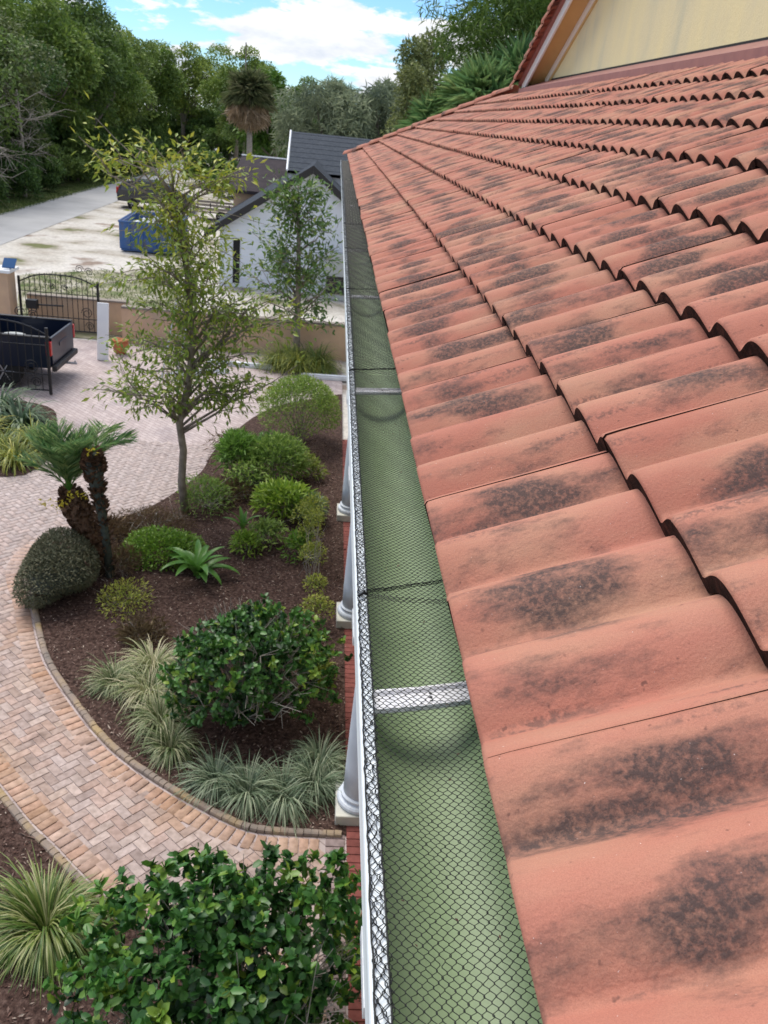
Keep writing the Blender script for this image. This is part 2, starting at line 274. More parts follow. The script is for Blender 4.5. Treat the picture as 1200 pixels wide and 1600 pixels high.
def fin(me, smooth=False):
    bm = bmesh.new(); bm.from_mesh(me); bmesh.ops.recalc_face_normals(bm, faces=bm.faces); bm.to_mesh(me); bm.free()
    if smooth: me.polygons.foreach_set('use_smooth', [True] * len(me.polygons))
def link(name, me, parent=None):
    o = bpy.data.objects.new(name, me); C.objects.link(o)
    if parent: o.parent = parent; OFF[o.name] = woff(parent)
    return o
def tag(o, label=None, cat=None, group=None, kind=None):
    if label: o['label'] = label
    if cat: o['category'] = cat
    if group: o['group'] = group
    if kind: o['kind'] = kind
    return o
def thing(name, loc, label, cat, group=None, rz=0):
    o = bpy.data.objects.new(name, None); C.objects.link(o); o.location = loc; o.rotation_euler.z = rz; o.empty_display_size = .1
    OFF[o.name] = Vector(loc); return tag(o, label, cat, group)
def copy_tree(o, parent=None):
    c = o.copy(); C.objects.link(c)
    if parent: c.parent = parent
    for ch in list(o.children): copy_tree(ch, c)
    return c
def npmesh(name, V, F, mat_, parent=None, rnd=None, smooth=False, local=False, col=None):
    """V (n,3), F (m,k) arrays -> mesh object; rnd per vertex"""
    V = np.asarray(V, float); F = np.asarray(F, np.int32); o_ = woff(parent)
    if not local: V = V - np.array(o_)
    me = bpy.data.meshes.new(name); me.vertices.add(len(V)); me.vertices.foreach_set('co', V.astype(np.float32).ravel())
    k = F.shape[1]; me.loops.add(F.size); me.loops.foreach_set('vertex_index', F.ravel())
    me.polygons.add(len(F)); me.polygons.foreach_set('loop_start', np.arange(0, F.size, k, dtype=np.int32)); me.polygons.foreach_set('loop_total', np.full(len(F), k, np.int32))
    if smooth: me.polygons.foreach_set('use_smooth', np.ones(len(F), bool))
    me.update(calc_edges=True)
    if rnd is not None: a = me.attributes.new('rnd', 'FLOAT', 'POINT'); a.data.foreach_set('value', np.asarray(rnd, np.float32))
    if col is not None: a = me.attributes.new('col', 'FLOAT_COLOR', 'POINT'); a.data.foreach_set('color', np.asarray(col, np.float32).ravel())
    me.materials.append(M[mat_]); return link(name, me, parent)
def nrm(a): return a / np.maximum(np.linalg.norm(a, axis=-1, keepdims=True), 1e-9)
def leaves(P, D, L, W, r, up=None, fold=.18, droop=.12, rich=True, rnd=None):
    """leaf blades: rich = 8-vertex folded leaf, else 4-vertex diamond. returns V,F(tri),rnd"""
    n = len(P); D = nrm(D); up = r.normal(size=(n, 3)) * .5 + np.array([0, 0, 1.]) if up is None else up
    S = nrm(np.cross(D, up)); Nn = np.cross(S, D); L = np.broadcast_to(L, n)[:, None]; W = np.broadcast_to(W, n)[:, None]
    rn = r.random(n) if rnd is None else rnd
    if rich:
        def pt(a, w, h): return P + D * L * a + S * W * w + Nn * L * h
        V = np.stack([pt(0, 0, 0), pt(.27, -.46, fold * .5), pt(.27, .46, fold * .5), pt(.74, -.44, fold * .4 - droop), pt(.74, .44, fold * .4 - droop), pt(1, 0, -2 * droop), pt(.3, 0, 0), pt(.7, 0, -droop)], 1)
        f = np.array([[0, 2, 6], [0, 6, 1], [6, 2, 4], [6, 4, 7], [1, 6, 7], [1, 7, 3], [7, 4, 5], [3, 7, 5]]); k = 8
    else:
        V = np.stack([P, P + D * L * .45 - S * W * .5, P + D * L - Nn * L * droop * 2, P + D * L * .45 + S * W * .5], 1); f = np.array([[0, 3, 2], [0, 2, 1]]); k = 4
    F = (np.arange(n)[:, None, None] * k + f[None]).reshape(-1, 3)
    return V.reshape(-1, 3), F, np.repeat(rn, k)
def cat3(parts):
    V, F, Q, b = [], [], [], 0
    for v, f, q in parts: V.append(v); F.append(f + b); Q.append(q); b += len(v)
    return np.concatenate(V), np.concatenate(F), np.concatenate(Q)
def sphere_dirs(n, r): return nrm(r.normal(size=(n, 3)))
def bush_leaves(c, rad, n, L, W, r, lumps=9, shell=.55, rich=True, upb=.35, jitter=.7, low=-.35, amp=.22):
    """leaf cloud on a lumpy ellipsoid"""
    c = np.array(c, float); rad = np.array(rad, float)
    ld = sphere_dirs(lumps, r); ls = r.uniform(-amp, amp, lumps)
    d = sphere_dirs(n, r); d[:, 2] = np.where(d[:, 2] < low, -d[:, 2], d[:, 2])
    k = 1 + (np.exp(6 * (d @ ld.T - 1)) * ls).sum(1); rr = k * (shell + (1 - shell) * r.random(n) ** .45)
    P = c + d * rr[:, None] * rad
    D = d + r.normal(size=(n, 3)) * jitter + np.array([0, 0, upb])
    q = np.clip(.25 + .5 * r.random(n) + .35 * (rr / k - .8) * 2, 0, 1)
    return leaves(P, D, L * r.uniform(.65, 1.25, n), W * r.uniform(.7, 1.2, n), r, rich=rich, rnd=q)
def sprig_bush(c, rad, ns, per, L, W, r, lumps=18, amp=.33, droop=.1):
    c = np.array(c, float); rad = np.array(rad, float); ld = sphere_dirs(lumps, r); ls = r.uniform(-amp, amp, lumps); parts = []
    d = sphere_dirs(ns, r); d[:, 2] = np.where(d[:, 2] < -.45, -d[:, 2], d[:, 2])
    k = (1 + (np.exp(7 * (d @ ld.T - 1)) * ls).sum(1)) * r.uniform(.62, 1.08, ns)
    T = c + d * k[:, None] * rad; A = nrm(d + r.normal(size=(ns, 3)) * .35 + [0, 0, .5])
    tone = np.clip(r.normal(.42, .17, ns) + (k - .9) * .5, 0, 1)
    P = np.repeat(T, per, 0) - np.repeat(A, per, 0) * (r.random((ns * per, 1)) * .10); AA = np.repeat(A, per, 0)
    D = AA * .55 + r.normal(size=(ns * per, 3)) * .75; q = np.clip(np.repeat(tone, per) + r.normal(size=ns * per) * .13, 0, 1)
    q = np.where(r.random(ns * per) < .03, 1, q)
    return leaves(P, D, L * r.uniform(.6, 1.2, ns * per), W * r.uniform(.75, 1.15, ns * per), r, up=AA + r.normal(size=AA.shape) * .4, rich=True, rnd=q, droop=droop)
def core(c, rad, m, parent, r, name='inner_foliage'):
    mb = MB(); n = 14; pr = []
    for i in range(9):
        e = -.35 + i / 8 * (pi / 2 + .35); pr.append((max(.01, cos(e)), sin(e)))
    mb.lathe(pr, (0, 0, 0), n); mb.v = [(c[0] + v[0] * rad[0] * r.uniform(.9, 1.1), c[1] + v[1] * rad[1] * r.uniform(.9, 1.1), max(.015, c[2] + v[2] * rad[2] * r.uniform(.9, 1.1))) for v in mb.v]
    return mb.build(name, m, parent, smooth=True)
def twigs(mb, c, rad, n, r, r0=.008, base=None):
    c = np.array(c, float)
    for _ in range(n):
        d = sphere_dirs(1, r)[0]; d[2] = abs(d[2]) * .9 + .1
        e = c + d * np.array(rad) * r.uniform(.8, 1.02); b = np.array(base if base is not None else (c[0], c[1], 0.02)) + np.append(r.normal(size=2) * .06, 0)
        m = b * .45 + e * .55 + r.normal(size=3) * .06; m2 = b * .2 + e * .8 + r.normal(size=3) * .05
        mb.tube([b, m, m2, e], [r0, r0 * .7, r0 * .5, r0 * .25], 4)
        for s_ in (1, -1):
            e2 = m2 + (e - m2) * .6 + r.normal(size=3) * .12; mb.tube([m2, e2], [r0 * .45, r0 * .2], 3, cap=False)
def blades(c, n, L, W, r, spread=1.0, h=.6, rnd=None, base=.08, segs=5, out=1.0):
    """arching strap blades radiating from a crown"""
    c = np.array(c, float); az = r.random(n) * 2 * pi; ln = L * r.uniform(.6, 1.15, n); el = np.radians(r.uniform(25, 88, n)) * spread; a0 = r.random() * 6.28; el = np.clip(el + .22 * np.cos(az - a0), .15, 1.6); ln = ln * (1 + .22 * np.cos(2 * az + a0) * r.random()); az = az + r.normal(size=n) * .15
    b = c + np.stack([np.cos(az), np.sin(az), 0 * az], 1) * (base * r.random(n) ** .5)[:, None]
    dirh = np.stack([np.cos(az), np.sin(az)], 1); side = np.stack([-np.sin(az), np.cos(az), 0 * az], 1)
    V = []; p = b.copy(); e = el.copy(); bend = r.uniform(.5, 1.6, n) * out
    ws = np.interp(np.linspace(0, 1, segs + 1), [0, .3, .8, 1], [.7, 1, .6, .06])
    wd_ = W * r.uniform(.7, 1.2, n)
    for i in range(segs + 1):
        V += [p - side * (wd_ * ws[i] / 2)[:, None], p + side * (wd_ * ws[i] / 2)[:, None]]
        st = (ln / segs)[:, None]; p = p + np.concatenate([dirh * np.cos(e)[:, None], np.sin(e)[:, None]], 1) * st; e = e - bend * (0.25 + .3 * i / segs) * 1.6 * (1 if segs < 6 else .8)
        p[:, 2] = np.maximum(p[:, 2], .015)
    V = np.stack(V, 1); k = 2 * (segs + 1); f = []
    for i in range(segs): a = 2 * i; f += [[a, a + 1, a + 3], [a, a + 3, a + 2]]
    F = (np.arange(n)[:, None, None] * k + np.array(f)[None]).reshape(-1, 3); rn = r.random(n) if rnd is None else rnd
    return V.reshape(-1, 3), F, np.repeat(rn, k)
def in_poly(x, y, poly):
    x = np.asarray(x); y = np.asarray(y); r = np.zeros(x.shape, bool); n = len(poly); j = n - 1
    for i in range(n):
        xi, yi = poly[i]; xj, yj = poly[j]
        c = ((yi > y) != (yj > y)) & (x < (xj - xi) * (y - yi) / (yj - yi + 1e-12) + xi); r ^= c; j = i
    return r
def smooth_curve(pts, step):
    p = [Vector((*q, 0)) for q in pts]; out = []
    for i in range(len(p) - 1):
        a, b, c, d = p[max(i - 1, 0)], p[i], p[i + 1], p[min(i + 2, len(p) - 1)]
        for k in range(24):
            t = k / 24; out.append(.5 * ((2 * b) + (c - a) * t + (2 * a - 5 * b + 4 * c - d) * t * t + (3 * b - a - 3 * c + d) * t ** 3))
    out.append(p[-1]); res = [out[0].copy()]; acc = 0
    for i in range(1, len(out)):
        seg = out[i] - out[i - 1]; l = seg.length; s0 = 0
        while acc + (l - s0) >= step:
            s0 += step - acc; res.append(out[i - 1] + seg * (s0 / l)); acc = 0
        acc += l - s0
    return res

# ------------------------------------------------------------ ground, roads, beds
def sheet(name, poly, z, m, kind='structure', parent=None):
    mb = MB(); mb.add([(x, y, z) for x, y in poly], [tuple(range(len(poly)))]); o = mb.build(name, m, parent)
    if not parent: tag(o, kind=kind)
    return o
sheet('ground', [(-700, -300), (700, -300), (700, 1200), (-700, 1200)], -.06, 'sand')
sheet('grass_verge', [(-60, -40), (-18.6, -40), (-18.6, 300), (-60, 300)], -.05, 'verge')
sheet('lane', [(-18.3, -60), (-14.6, -60), (-15.2, 75), (-17, 140), (-21, 260), (-25, 260), (-20.6, 140), (-18.9, 75)], -.045, 'road')
sheet('front_lawn', [(-9.2, 25.2), (-5.2, 25.2), (-4.6, 31), (-6.5, 35), (-9.5, 36.5), (-12, 34)], -.046, 'thinlawn')
BED = [(.54, 6.30), (-.11, 6.32), (-.5, 6.38), (-1.15, 6.75), (-1.77, 7.2), (-2.23, 7.64), (-2.84, 8.42), (-3.34, 9.18), (-3.88, 10.39), (-4.3, 11.3), (-4.25, 12.1), (-3.75, 12.75), (-2.88, 13.81), (-2.3, 15.4), (-2.13, 16.9), (-1.26, 19.7), (.5, 21.4)]
bedc = smooth_curve(BED, .11); bedp = [(p.x, p.y) for p in bedc] + [(.55, 21.4), (.55, 6.3)]
BED2 = [(-6.2, 9.6), (-4.6, 8.25), (-3.6, 7.3), (-3.02, 6.7), (-2.63, 6.29), (-2.3, 6.0), (-1.75, 5.5), (-1.1, 5.1), (-.4, 4.85), (0, 4.6), (.12, 4.2), (.12, 1.0)]
bed2c = smooth_curve(BED2, .11); bed2p = [(p.x, p.y) for p in bed2c] + [(-9, 1.0), (-9, 9.6)]
BED3 = [(-9, 14.5), (-5.9, 14.6), (-5.35, 15.1), (-5.3, 16.2), (-5.7, 17.6), (-6.4, 18.8), (-9, 19.2)]
drive = sheet('driveway', [(-14, -3), (.56, -3), (.56, 24.9), (-9.1, 24.9), (-9.6, 19.4), (-14, 19.4)], -.010, 'farpave')
ms = []
for nm, poly in (('flower_bed', bedp), ('side_bed', bed2p), ('gate_bed', [(p.x, p.y) for p in smooth_curve(BED3, .3)])):
    ms.append(sheet(nm, poly, .012, 'mulch'))
# mulch chips (uncountable)
def chips(poly, n, seed, name, lo, hi):
    r = R_(seed); P = np.stack([r.uniform(lo[0], hi[0], n * 3), r.uniform(lo[1], hi[1], n * 3)], 1); P = P[in_poly(P[:, 0], P[:, 1], poly)][:n]
    n = len(P); P = np.concatenate([P, r.uniform(.014, .03, (n, 1))], 1); D = np.concatenate([r.normal(size=(n, 2)), r.normal(size=(n, 1)) * .25], 1)
    v, f, q = leaves(P, D, r.uniform(.02, .06, n) + .08 * (r.random(n) < .06), r.uniform(.007, .02, n), r, rich=False, up=np.array([0, 0, 1.]) + r.normal(size=(n, 3)) * .3)
    o = npmesh(name, v, f, 'chip', None, q); tag(o, 'brown bark mulch chips and dry twigs scattered over the planting bed', 'mulch', kind='stuff')
    return o
chips(bedp, 16000, 3, 'bark_mulch', (-4.5, 6.3), (.55, 18)); o = chips(bed2p, 7000, 4, 'bark_mulch', (-4.5, 2.4), (.2, 7)); o['label'] = 'brown bark mulch under the glossy shrub and the grass tuft'
# herringbone pavers
def dist_to(pts, x, y): return min((p.x - x) ** 2 + (p.y - y) ** 2 for p in pts) ** .5
pal = [(.43, .31, .27), (.48, .355, .315), (.42, .33, .305), (.50, .40, .365), (.46, .375, .355), (.37, .29, .27)]
def paver_col(x, y, r):
    c = np.array(pal[r.integers(len(pal))]) * r.uniform(.9, 1.1)
    d = min(dist_to(bedc[::3], x, y), dist_to(bed2c[::3], x, y)); s = max(0, 1 - d / .75) if y > 6.3 else max(0, .6 - d)
    s *= .35 + .65 * max(0, min(1, .5 + .5 * sin(x * 2.1 + y * 1.3) + .35 * sin(x * 5.3 - y * 3.7 + 1))); s *= r.uniform(.55, 1.1)
    if y > 11: s *= .2
    c = c * (1 - .62 * s) + np.array((.50, .28, .11)) * .62 * s * r.uniform(.8, 1.15)
    if y > 9: k = min(1, (y - 9) / 5) * .75; c = c * (1 - k) + np.array((.50, .425, .41)) * r.uniform(.86, 1.08) * k
    return c
mbk = MB(); w2, h2 = .0965, .0465; mbk.box(-w2, w2, -h2, h2, -.04, .0); brick_mesh = mbk.build('brick', 'brick1', bevel=.003).data
bpy.data.objects.remove(bpy.data.objects['brick'])
hb = []; u = .1; ca = cos(pi / 4)
for i in range(-190, 190):
    for j in range(-190, 190):
        # herringbone: cells (i,j) unit u; horizontal brick starts where (i-j)%4==0, vertical ends where (i-j)%4==2
        k = (i - j) % 4
        if k == 0: cx, cy, a = (i + 1) * u, (j + .5) * u, 0
        elif k == 2: cx, cy, a = (i + .5) * u, (j + 0) * u, pi / 2
        else: continue
        x, y = cx * ca - cy * ca - 2.2, cx * ca + cy * ca + 8.6
        if -6.5 < x < .34 and 3.0 < y < 17: hb.append((x, y, a + pi / 4))
hx = np.array([h[0] for h in hb]); hy = np.array([h[1] for h in hb])
ok = ~in_poly(hx, hy, bedp) & ~in_poly(hx, hy, bed2p) & ~in_poly(hx, hy, [(p[0], p[1]) for p in BED3]); hb = [h for h, q in zip(hb, ok) if q]
keep = []
for x, y, a in hb:
    d1 = dist_to(bedc, x, y); d2 = dist_to(bed2c, x, y)
    if y < 10.5 and (d1 < .2 or d2 < .2): continue
    if d1 < .08 or d2 < .08: continue
    keep.append((x, y, a))
# only the bricks inside the photograph's view are singled out, nearest first
inview = lambda x, y: y > 4.9 and x > -.46 * y and not (y < 6.35 and x > .3)
keep.sort(key=lambda h: (0 if inview(h[0], h[1]) else 1, h[1]))
rb = R_(11)
def put_brick(x, y, z, a, col, parent, me=brick_mesh):
    o = bpy.data.objects.new('brick', me); C.objects.link(o); o.parent = parent; o.location = (x, y, z); o.rotation_euler = (rb.normal() * .004, rb.normal() * .004, a + rb.normal() * .006); o.color = (*col, 1); return o
bt = []
def brick_field(lst, name, parent, me=brick_mesh, zt=.0):
    bv = np.array([v.co[:] for v in me.vertices]); bf = [tuple(p.vertices) for p in me.polygons]; V = []; F = []; Cc = []
    tri = []
    for f in bf:
        for q in range(1, len(f) - 1): tri.append((f[0], f[q], f[q + 1]))
    tri = np.array(tri)
    for i, (x, y, a, col) in enumerate(lst):
        ca_, sa_ = cos(a), sin(a); v = np.stack([bv[:, 0] * ca_ - bv[:, 1] * sa_ + x, bv[:, 0] * sa_ + bv[:, 1] * ca_ + y, bv[:, 2] + zt + rb.normal() * .0012], 1)
        V.append(v); F.append(tri + i * len(bv)); Cc.append(np.tile(np.append(col, 1), (len(bv), 1)))
    o = npmesh(name, np.concatenate(V), np.concatenate(F), 'brickn', parent, col=np.concatenate(Cc)); o['kind'] = 'stuff'; return o
NEAR = 264; near = keep[:NEAR]; rest = keep[NEAR:]
for x, y, a in near: put_brick(x, y, rb.normal() * .0012, a, paver_col(x, y, rb), drive)
brick_field([(x, y, a, paver_col(x, y, rb)) for x, y, a in rest], 'brick_field', drive)
# soldier border along both beds and the straight strip by the porch, one run each
def border(cur, side, nm, lab):
    st = smooth_curve([(p.x, p.y) for p in cur[::4]], .104); lst = []
    for i in range(1, len(st) - 1):
        t = (st[i + 1] - st[i - 1]).normalized(); n = Vector((-t.y, t.x, 0)) * side; p = st[i] + n * .165
        if p.y > 12.5 or p.y < 3.2 or p.x < -5: continue
        lst.append((p.x, p.y, math.atan2(n.y, n.x)))
    e = MB(); e.add([(p.x, p.y, -.006) for p in (st[0], st[-1], st[-1])], [(0, 1, 2)])
    return lst
sold = border(bedc, 1, '', '') ; sold2 = border(bed2c, 1, '', '')
def sol_filter(l): return [h for h in l if not (h[0] > .3)]
brick_field([(x, y, a, np.array(paver_col(x, y, rb)) * np.array([1.02, .93, .85])) for x, y, a in sol_filter(sold) + sol_filter(sold2)], 'soldier_course', drive, zt=.003)
# grey strip of pavers beside the porch: each one singled out
for i in range(34):
    y = 2.95 + i * .1015; c = np.array((.33, .255, .25)) * rb.uniform(.85, 1.1)
    put_brick(.435, y, .003 + rb.normal() * .001, 0, c, drive)
# kerb edging blocks
def kerb(cur, name, label, lim):
    root = thing(name, (cur[0].x, cur[0].y, 0), label, 'edging'); me = None
    mb = MB(); pr = [(-.04, -.04), (.04, -.04), (.04, .025), (.033, .042), (.015, .05), (-.015, .05), (-.033, .042), (-.04, .025)]; mb.prism(pr, -.036, .036, 'y'); mb.v = [(x, y * (1.0 if z < .06 else .7), z) for x, y, z in mb.v]
    me = None; st = smooth_curve([(p.x, p.y) for p in cur[::3]], .078)
    for i in range(1, len(st) - 1):
        if not lim(st[i]): continue
        t = (st[i + 1] - st[i - 1]).normalized(); a = math.atan2(t.y, t.x) - pi / 2
        if me is None: o = mb.build('edging_block', 'kerb', root, local=True); me = o.data
        else: o = link('edging_block', me, root)
        o.location = (st[i].x - cur[0].x, st[i].y - cur[0].y, rb.normal() * .003 - .012); o.rotation_euler = (rb.normal() * .04, rb.normal() * .04, a + rb.normal() * .03)
kerb(bedc, 'bed_edging', 'scalloped concrete edging curving along the mulched flower bed', lambda p: p.y < 12.3)
kerb(bed2c, 'bed_edging', 'scalloped concrete edging beside the green and cream grass tuft', lambda p: -4 < p.x and p.y > 4.4)

# ------------------------------------------------------------ main house: roof, gutter, gable, porch
PITCH = radians(27); ex, TW, XE, ZE, YEND = .335, .322, .209, 5.953, 18.0
house = thing('villa', (3.2, 8, 0), 'two storey villa with weathered salmon tile hip roof and green gutter', 'house')
cp, sp_ = cos(PITCH), sin(PITCH)
HOFF = -.036                                   # so that the worn tile tops, not the battens, lie on the eave plane
def roofpt(s, y, h=0):
    h += HOFF
    return (XE + s * cp - h * sp_, y, ZE + s * sp_ + h * cp)
# deck: near slope + far hip slope (solid)
S_TOP = 3.25
mb = MB(); dk = -.004
A0 = roofpt(.02, -2.5, dk); A1 = roofpt(.02, YEND - .02, dk); A2 = roofpt(S_TOP, YEND - S_TOP * cp, dk); A3 = roofpt(S_TOP, -2.5, dk)
mb.add([A0, A1, A2, A3], [(0, 1, 2, 3)])
mb.add([(x, y, z - .04) for x, y, z in (A0, A1, A2, A3)], [(3, 2, 1, 0)])
roof = mb.build('roof', 'deck', house)
mb = MB(); tpx = 9.0
hp0 = roofpt(0, YEND, .03); hp1 = roofpt(S_TOP + 2, YEND - (S_TOP + 2) * cp, .03)
mb.add([hp0, (tpx, YEND, hp0[2]), (tpx - (S_TOP + 2) * cp, YEND - (S_TOP + 2) * cp, hp1[2]), hp1], [(0, 1, 2, 3)]); mb.build('far_hip_slope', 'tile', roof)
# profile: two rounded rolls per tile, joint on the flank of a roll
TH = .031; HUMP = .042; TL = .415
def prof(v):
    ph = ((v / (TW / 2)) + .56) % 1.0            # 0 = valley
    x = abs(ph - .5) * 2                         # 0 at crest, 1 in valley
    return HUMP * (.5 + .5 * cos(pi * x)) ** .55
NV = 40
def tile_mesh(name, eave=False, nv=NV, lift=.0):
    vs = [TW * .9985 * i / nv + .0003 for i in range(nv + 1)]; ss = [0, .006, .03, .2, TL]; dz = [-.006, -.001, 0, 0, 0]
    V = []; F = []; mi = []
    tilt = -(TH + .004) / ex                     # rides on the course below
    def pt(s, v, h): return (s * cp - (h) * sp_, v, s * sp_ + h * cp)
    for a, s in enumerate(ss):
        for v in vs:
            hh = prof(v) + TH + .026; V.append(pt(s + (hh * .13 if eave and a < 3 else 0), v, hh + dz[a] + s * tilt))
    n = nv + 1
    for a in range(len(ss) - 1):
        for i in range(nv): F.append((a * n + i, (a + 1) * n + i, (a + 1) * n + i + 1, a * n + i + 1)); mi.append(0)
    b0 = len(V)
    for v in vs: V.append(pt(.001, v, 0.0 if eave else prof(v) * .93 + .026))
    for i in range(nv): F.append((b0 + i, i, i + 1, b0 + i + 1)); mi.append(0 if eave else 1)
    b1 = len(V)
    for v in vs: V.append(pt(.12, v, 0.0 if eave else prof(v) * .93 + .026 + .12 * tilt))
    for i in range(nv): F.append((b1 + i, b0 + i, b0 + i + 1, b1 + i + 1)); mi.append(1)
    # side lips so joints read as dark gaps
    for col in (0, nv):
        e0 = len(V); 
        for a, s in enumerate(ss): V.append(pt(s + ((prof(vs[col]) + TH + .026) * .13 + .002 if eave and a < 3 else .002), vs[col], prof(vs[col]) + .03 + s * tilt))
        for a in range(len(ss) - 1): F.append((a * n + col, (a + 1) * n + col, e0 + a + 1, e0 + a)); mi.append(1)
    me = bpy.data.meshes.new(name); me.from_pydata(V, [], F); me.materials.append(M['tile']); me.materials.append(M['butt']); me.polygons.foreach_set('material_index', mi)
    me.polygons.foreach_set('use_smooth', [m == 0 for m in mi]); me.update(); return me
tm = tile_mesh('tile'); tme = tile_mesh('eave_tile', True)
rt = R_(5); tiles = []; Y0 = .668 - TW * 9
for k in range(8):
    for j in range(70):
        y = Y0 + j * TW
        s = k * ex - (0 if k else .0); xe = XE + s * cp
        ylim = YEND - (xe - XE)
        if y > ylim + .05: continue
        if y < -1.3 or (k > 4 and y < 0.2): continue
        if k == 9 and y > 15: continue
        tiles.append((k, y, ylim))
def pixsize(t):
    k, y, _ = t; p = Vector(roofpt(k * ex, y + .15)); d = p - Vector((0, 0, 6.6)); f_ = d.dot(fwd)
    u_, v_ = d.dot(right) / max(f_, .05), d.dot(up) / max(f_, .05)
    vis = f_ > .1 and abs(u_) < .55 and abs(v_) < .72
    n_ = Vector((-sp_, 0, cp)); return (0 if vis else 1, -abs(n_.dot(d.normalized())) / max(d.length_squared, .01))
tiles.sort(key=pixsize)
restb = []; ro = Vector(house.location)
for idx, (k, y, ylim) in enumerate(tiles):
    b = Vector(roofpt(k * ex, y, 0)) + Vector((rt.normal() * .0025, rt.normal() * .0005, rt.normal() * .0010)); me = tme if k == 0 else tm
    rot = (rt.normal() * .003, rt.normal() * .004, rt.normal() * .002)
    cut = y + TW + .35 > ylim
    if cut:                                           # tiles cut along the hip
        bm = bmesh.new(); bm.from_mesh(me); pl = Vector((XE, YEND, 0)) - b
        bmesh.ops.bisect_plane(bm, geom=bm.verts[:] + bm.edges[:] + bm.faces[:], plane_co=pl, plane_no=Vector((1, 1, 0)), clear_outer=True)
        if len(bm.faces) == 0: bm.free(); continue
        me = bpy.data.meshes.new('cut_tile'); bm.to_mesh(me); bm.free(); me.materials.append(M['tile']); me.materials.append(M['butt'])
    o = bpy.data.objects.new('tile', me); C.objects.link(o); o.location = b - ro; o.rotation_euler = rot
    if idx < 300: o.parent = roof
    else: restb.append(o)
# tiles beyond the three hundred largest: one part
V = []; F = []; MI = []; SM = []
for o in restb:
    bpy.context.view_layer.update(); break
for o in restb:
    m4 = Matrix.LocRotScale(o.location, o.rotation_euler, None); b0 = len(V)
    V += [tuple(m4 @ v.co) for v in o.data.vertices]
    for p in o.data.polygons: F.append(tuple(b0 + i for i in p.vertices)); MI.append(p.material_index); SM.append(p.use_smooth)
for o in restb: bpy.data.objects.remove(o)
me = bpy.data.meshes.new('far_tiles'); me.from_pydata(V, [], F); me.materials.append(M['tile']); me.materials.append(M['butt']); me.polygons.foreach_set('material_index', MI); me.polygons.foreach_set('use_smooth', SM); me.update()
o = link('far_tiles', me, roof); o['kind'] = 'stuff'
# hip caps
hipd = Vector((cp, -cp, sp_)).normalized()
def cap_tile(name, base, d, n_, L, r0, r1, parent, m='tile'):
    d = d.normalized(); s = d.cross(n_).normalized(); n_ = s.cross(d); mb = MB(); seg = 9; rows = []
    for a, rr in ((0, r0), (.012, r0 * 1.03), (L, r1)):
        for q in range(seg + 1): t = pi * q / seg; rows.append(base + d * a + s * cos(t) * rr + n_ * sin(t) * rr * .62)
    for q in range(seg + 1): t = pi * q / seg; rows.append(base + s * cos(t) * r0 * .8 + n_ * sin(t) * r0 * .48)
    n = seg + 1; fs = []; mi = []
    for a in range(2):
        for q in range(seg): fs.append((a * n + q, a * n + q + 1, (a + 1) * n + q + 1, (a + 1) * n + q)); mi.append(0)
    for q in range(seg): fs.append((q, q + 1, 3 * n + q + 1, 3 * n + q)); mi.append(1)
    mb.v = [tuple(v) for v in rows]; mb.f = fs; mb.mi = mi; return mb.build(name, [m, 'butt'], parent, smooth=True)
hn = Vector((-sp_, sp_, 2 * cp)).normalized()
for i in range(11):
    b = Vector(roofpt(0, YEND, .035)) + hipd * (i * .36) / 1.0 + Vector((0, 0, .03)); cap_tile('hip_cap', b, hipd + Vector((0, 0, -.03)), hn, .42, .135, .115, roof)
# white scratches / bird marks on tiles
for (s, y, w, l) in ((1.28, 5.55, .012, .16), (.92, 7.8, .02, .2), (1.02, 9.3, .02, .3)):
    pass
# gable wall standing on the roof, facing the eave
GX = 2.95
def zr(y): return 7.44 + .43 * (13.43 - y)
gy1, gyA = 13.43, 4.5; gz0 = 7.405
mb = MB(); gy0 = gyA - (gy1 - gyA)
mb.prism([(gy0, gz0), (gy1 - .06, gz0), (gyA, zr(gyA)), ], GX, GX + .2, 'x'); gab = mb.build('gable_wall', 'stucco', house)
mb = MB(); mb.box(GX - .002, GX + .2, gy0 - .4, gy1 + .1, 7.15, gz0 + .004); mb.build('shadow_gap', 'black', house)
mb = MB(); q0 = roofpt(8.22 * ex, 0, .11); mb.prism([(q0[0], q0[2]), (GX - .004, gz0 - .016), (GX - .004, 7.15), (q0[0], 7.15)], -2.4, gy1 + .35, 'y'); mb.build('wall_flashing', 'flash', house)
def rake(name, off0, off1, x0, x1, m, y_lo=gy1):
    """board parallel to the rake: off = vertical offset of top/bottom from the soffit line"""
    mb = MB(); ya, yb = y_lo, gyA
    for (p, q) in (((ya, zr(ya)), (yb, zr(yb))), ((2 * gyA - ya, zr(ya)), (yb, zr(yb)))):
        mb.prism([(p[0], p[1] + off0), (q[0], q[1] + off0), (q[0], q[1] + off1), (p[0], p[1] + off1)], x0, x1, 'x')
    return mb.build(name, m, house)
rake('frieze_board', -.13, -.012, GX - .022, GX + .001, 'white', gy1 + .02)
rake('frieze_trim', -.175, -.133, GX - .014, GX + .001, 'tan', gy1 - .08)
rake('soffit', -.010, .012, 2.712, GX + .1, 'tan', gy1 + .38)
rake('barge_board', -.06, .085, 2.685, 2.71, 'white', gy1 + .42)
mb = MB()
for s in (1, -1):
    ya = gyA + s * (gy1 + .5 - gyA); mb.prism([(ya, zr(gy1 + .5) + .08), (gyA, zr(gyA) + .08), (gyA, zr(gyA) + .13), (ya, zr(gy1 + .5) + .13)], 2.64, 8, 'x')
mb.build('gable_roof', 'flash', house)
rd = Vector((0, -1, .43)).normalized()
for i in range(22):
    b = Vector((2.645, gy1 + .66, zr(gy1 + .62) + .145)) + rd * (i * .30); cap_tile('rake_tile', b, rd, Vector((-.55, .3, .8)), .36, .125, .078, house)
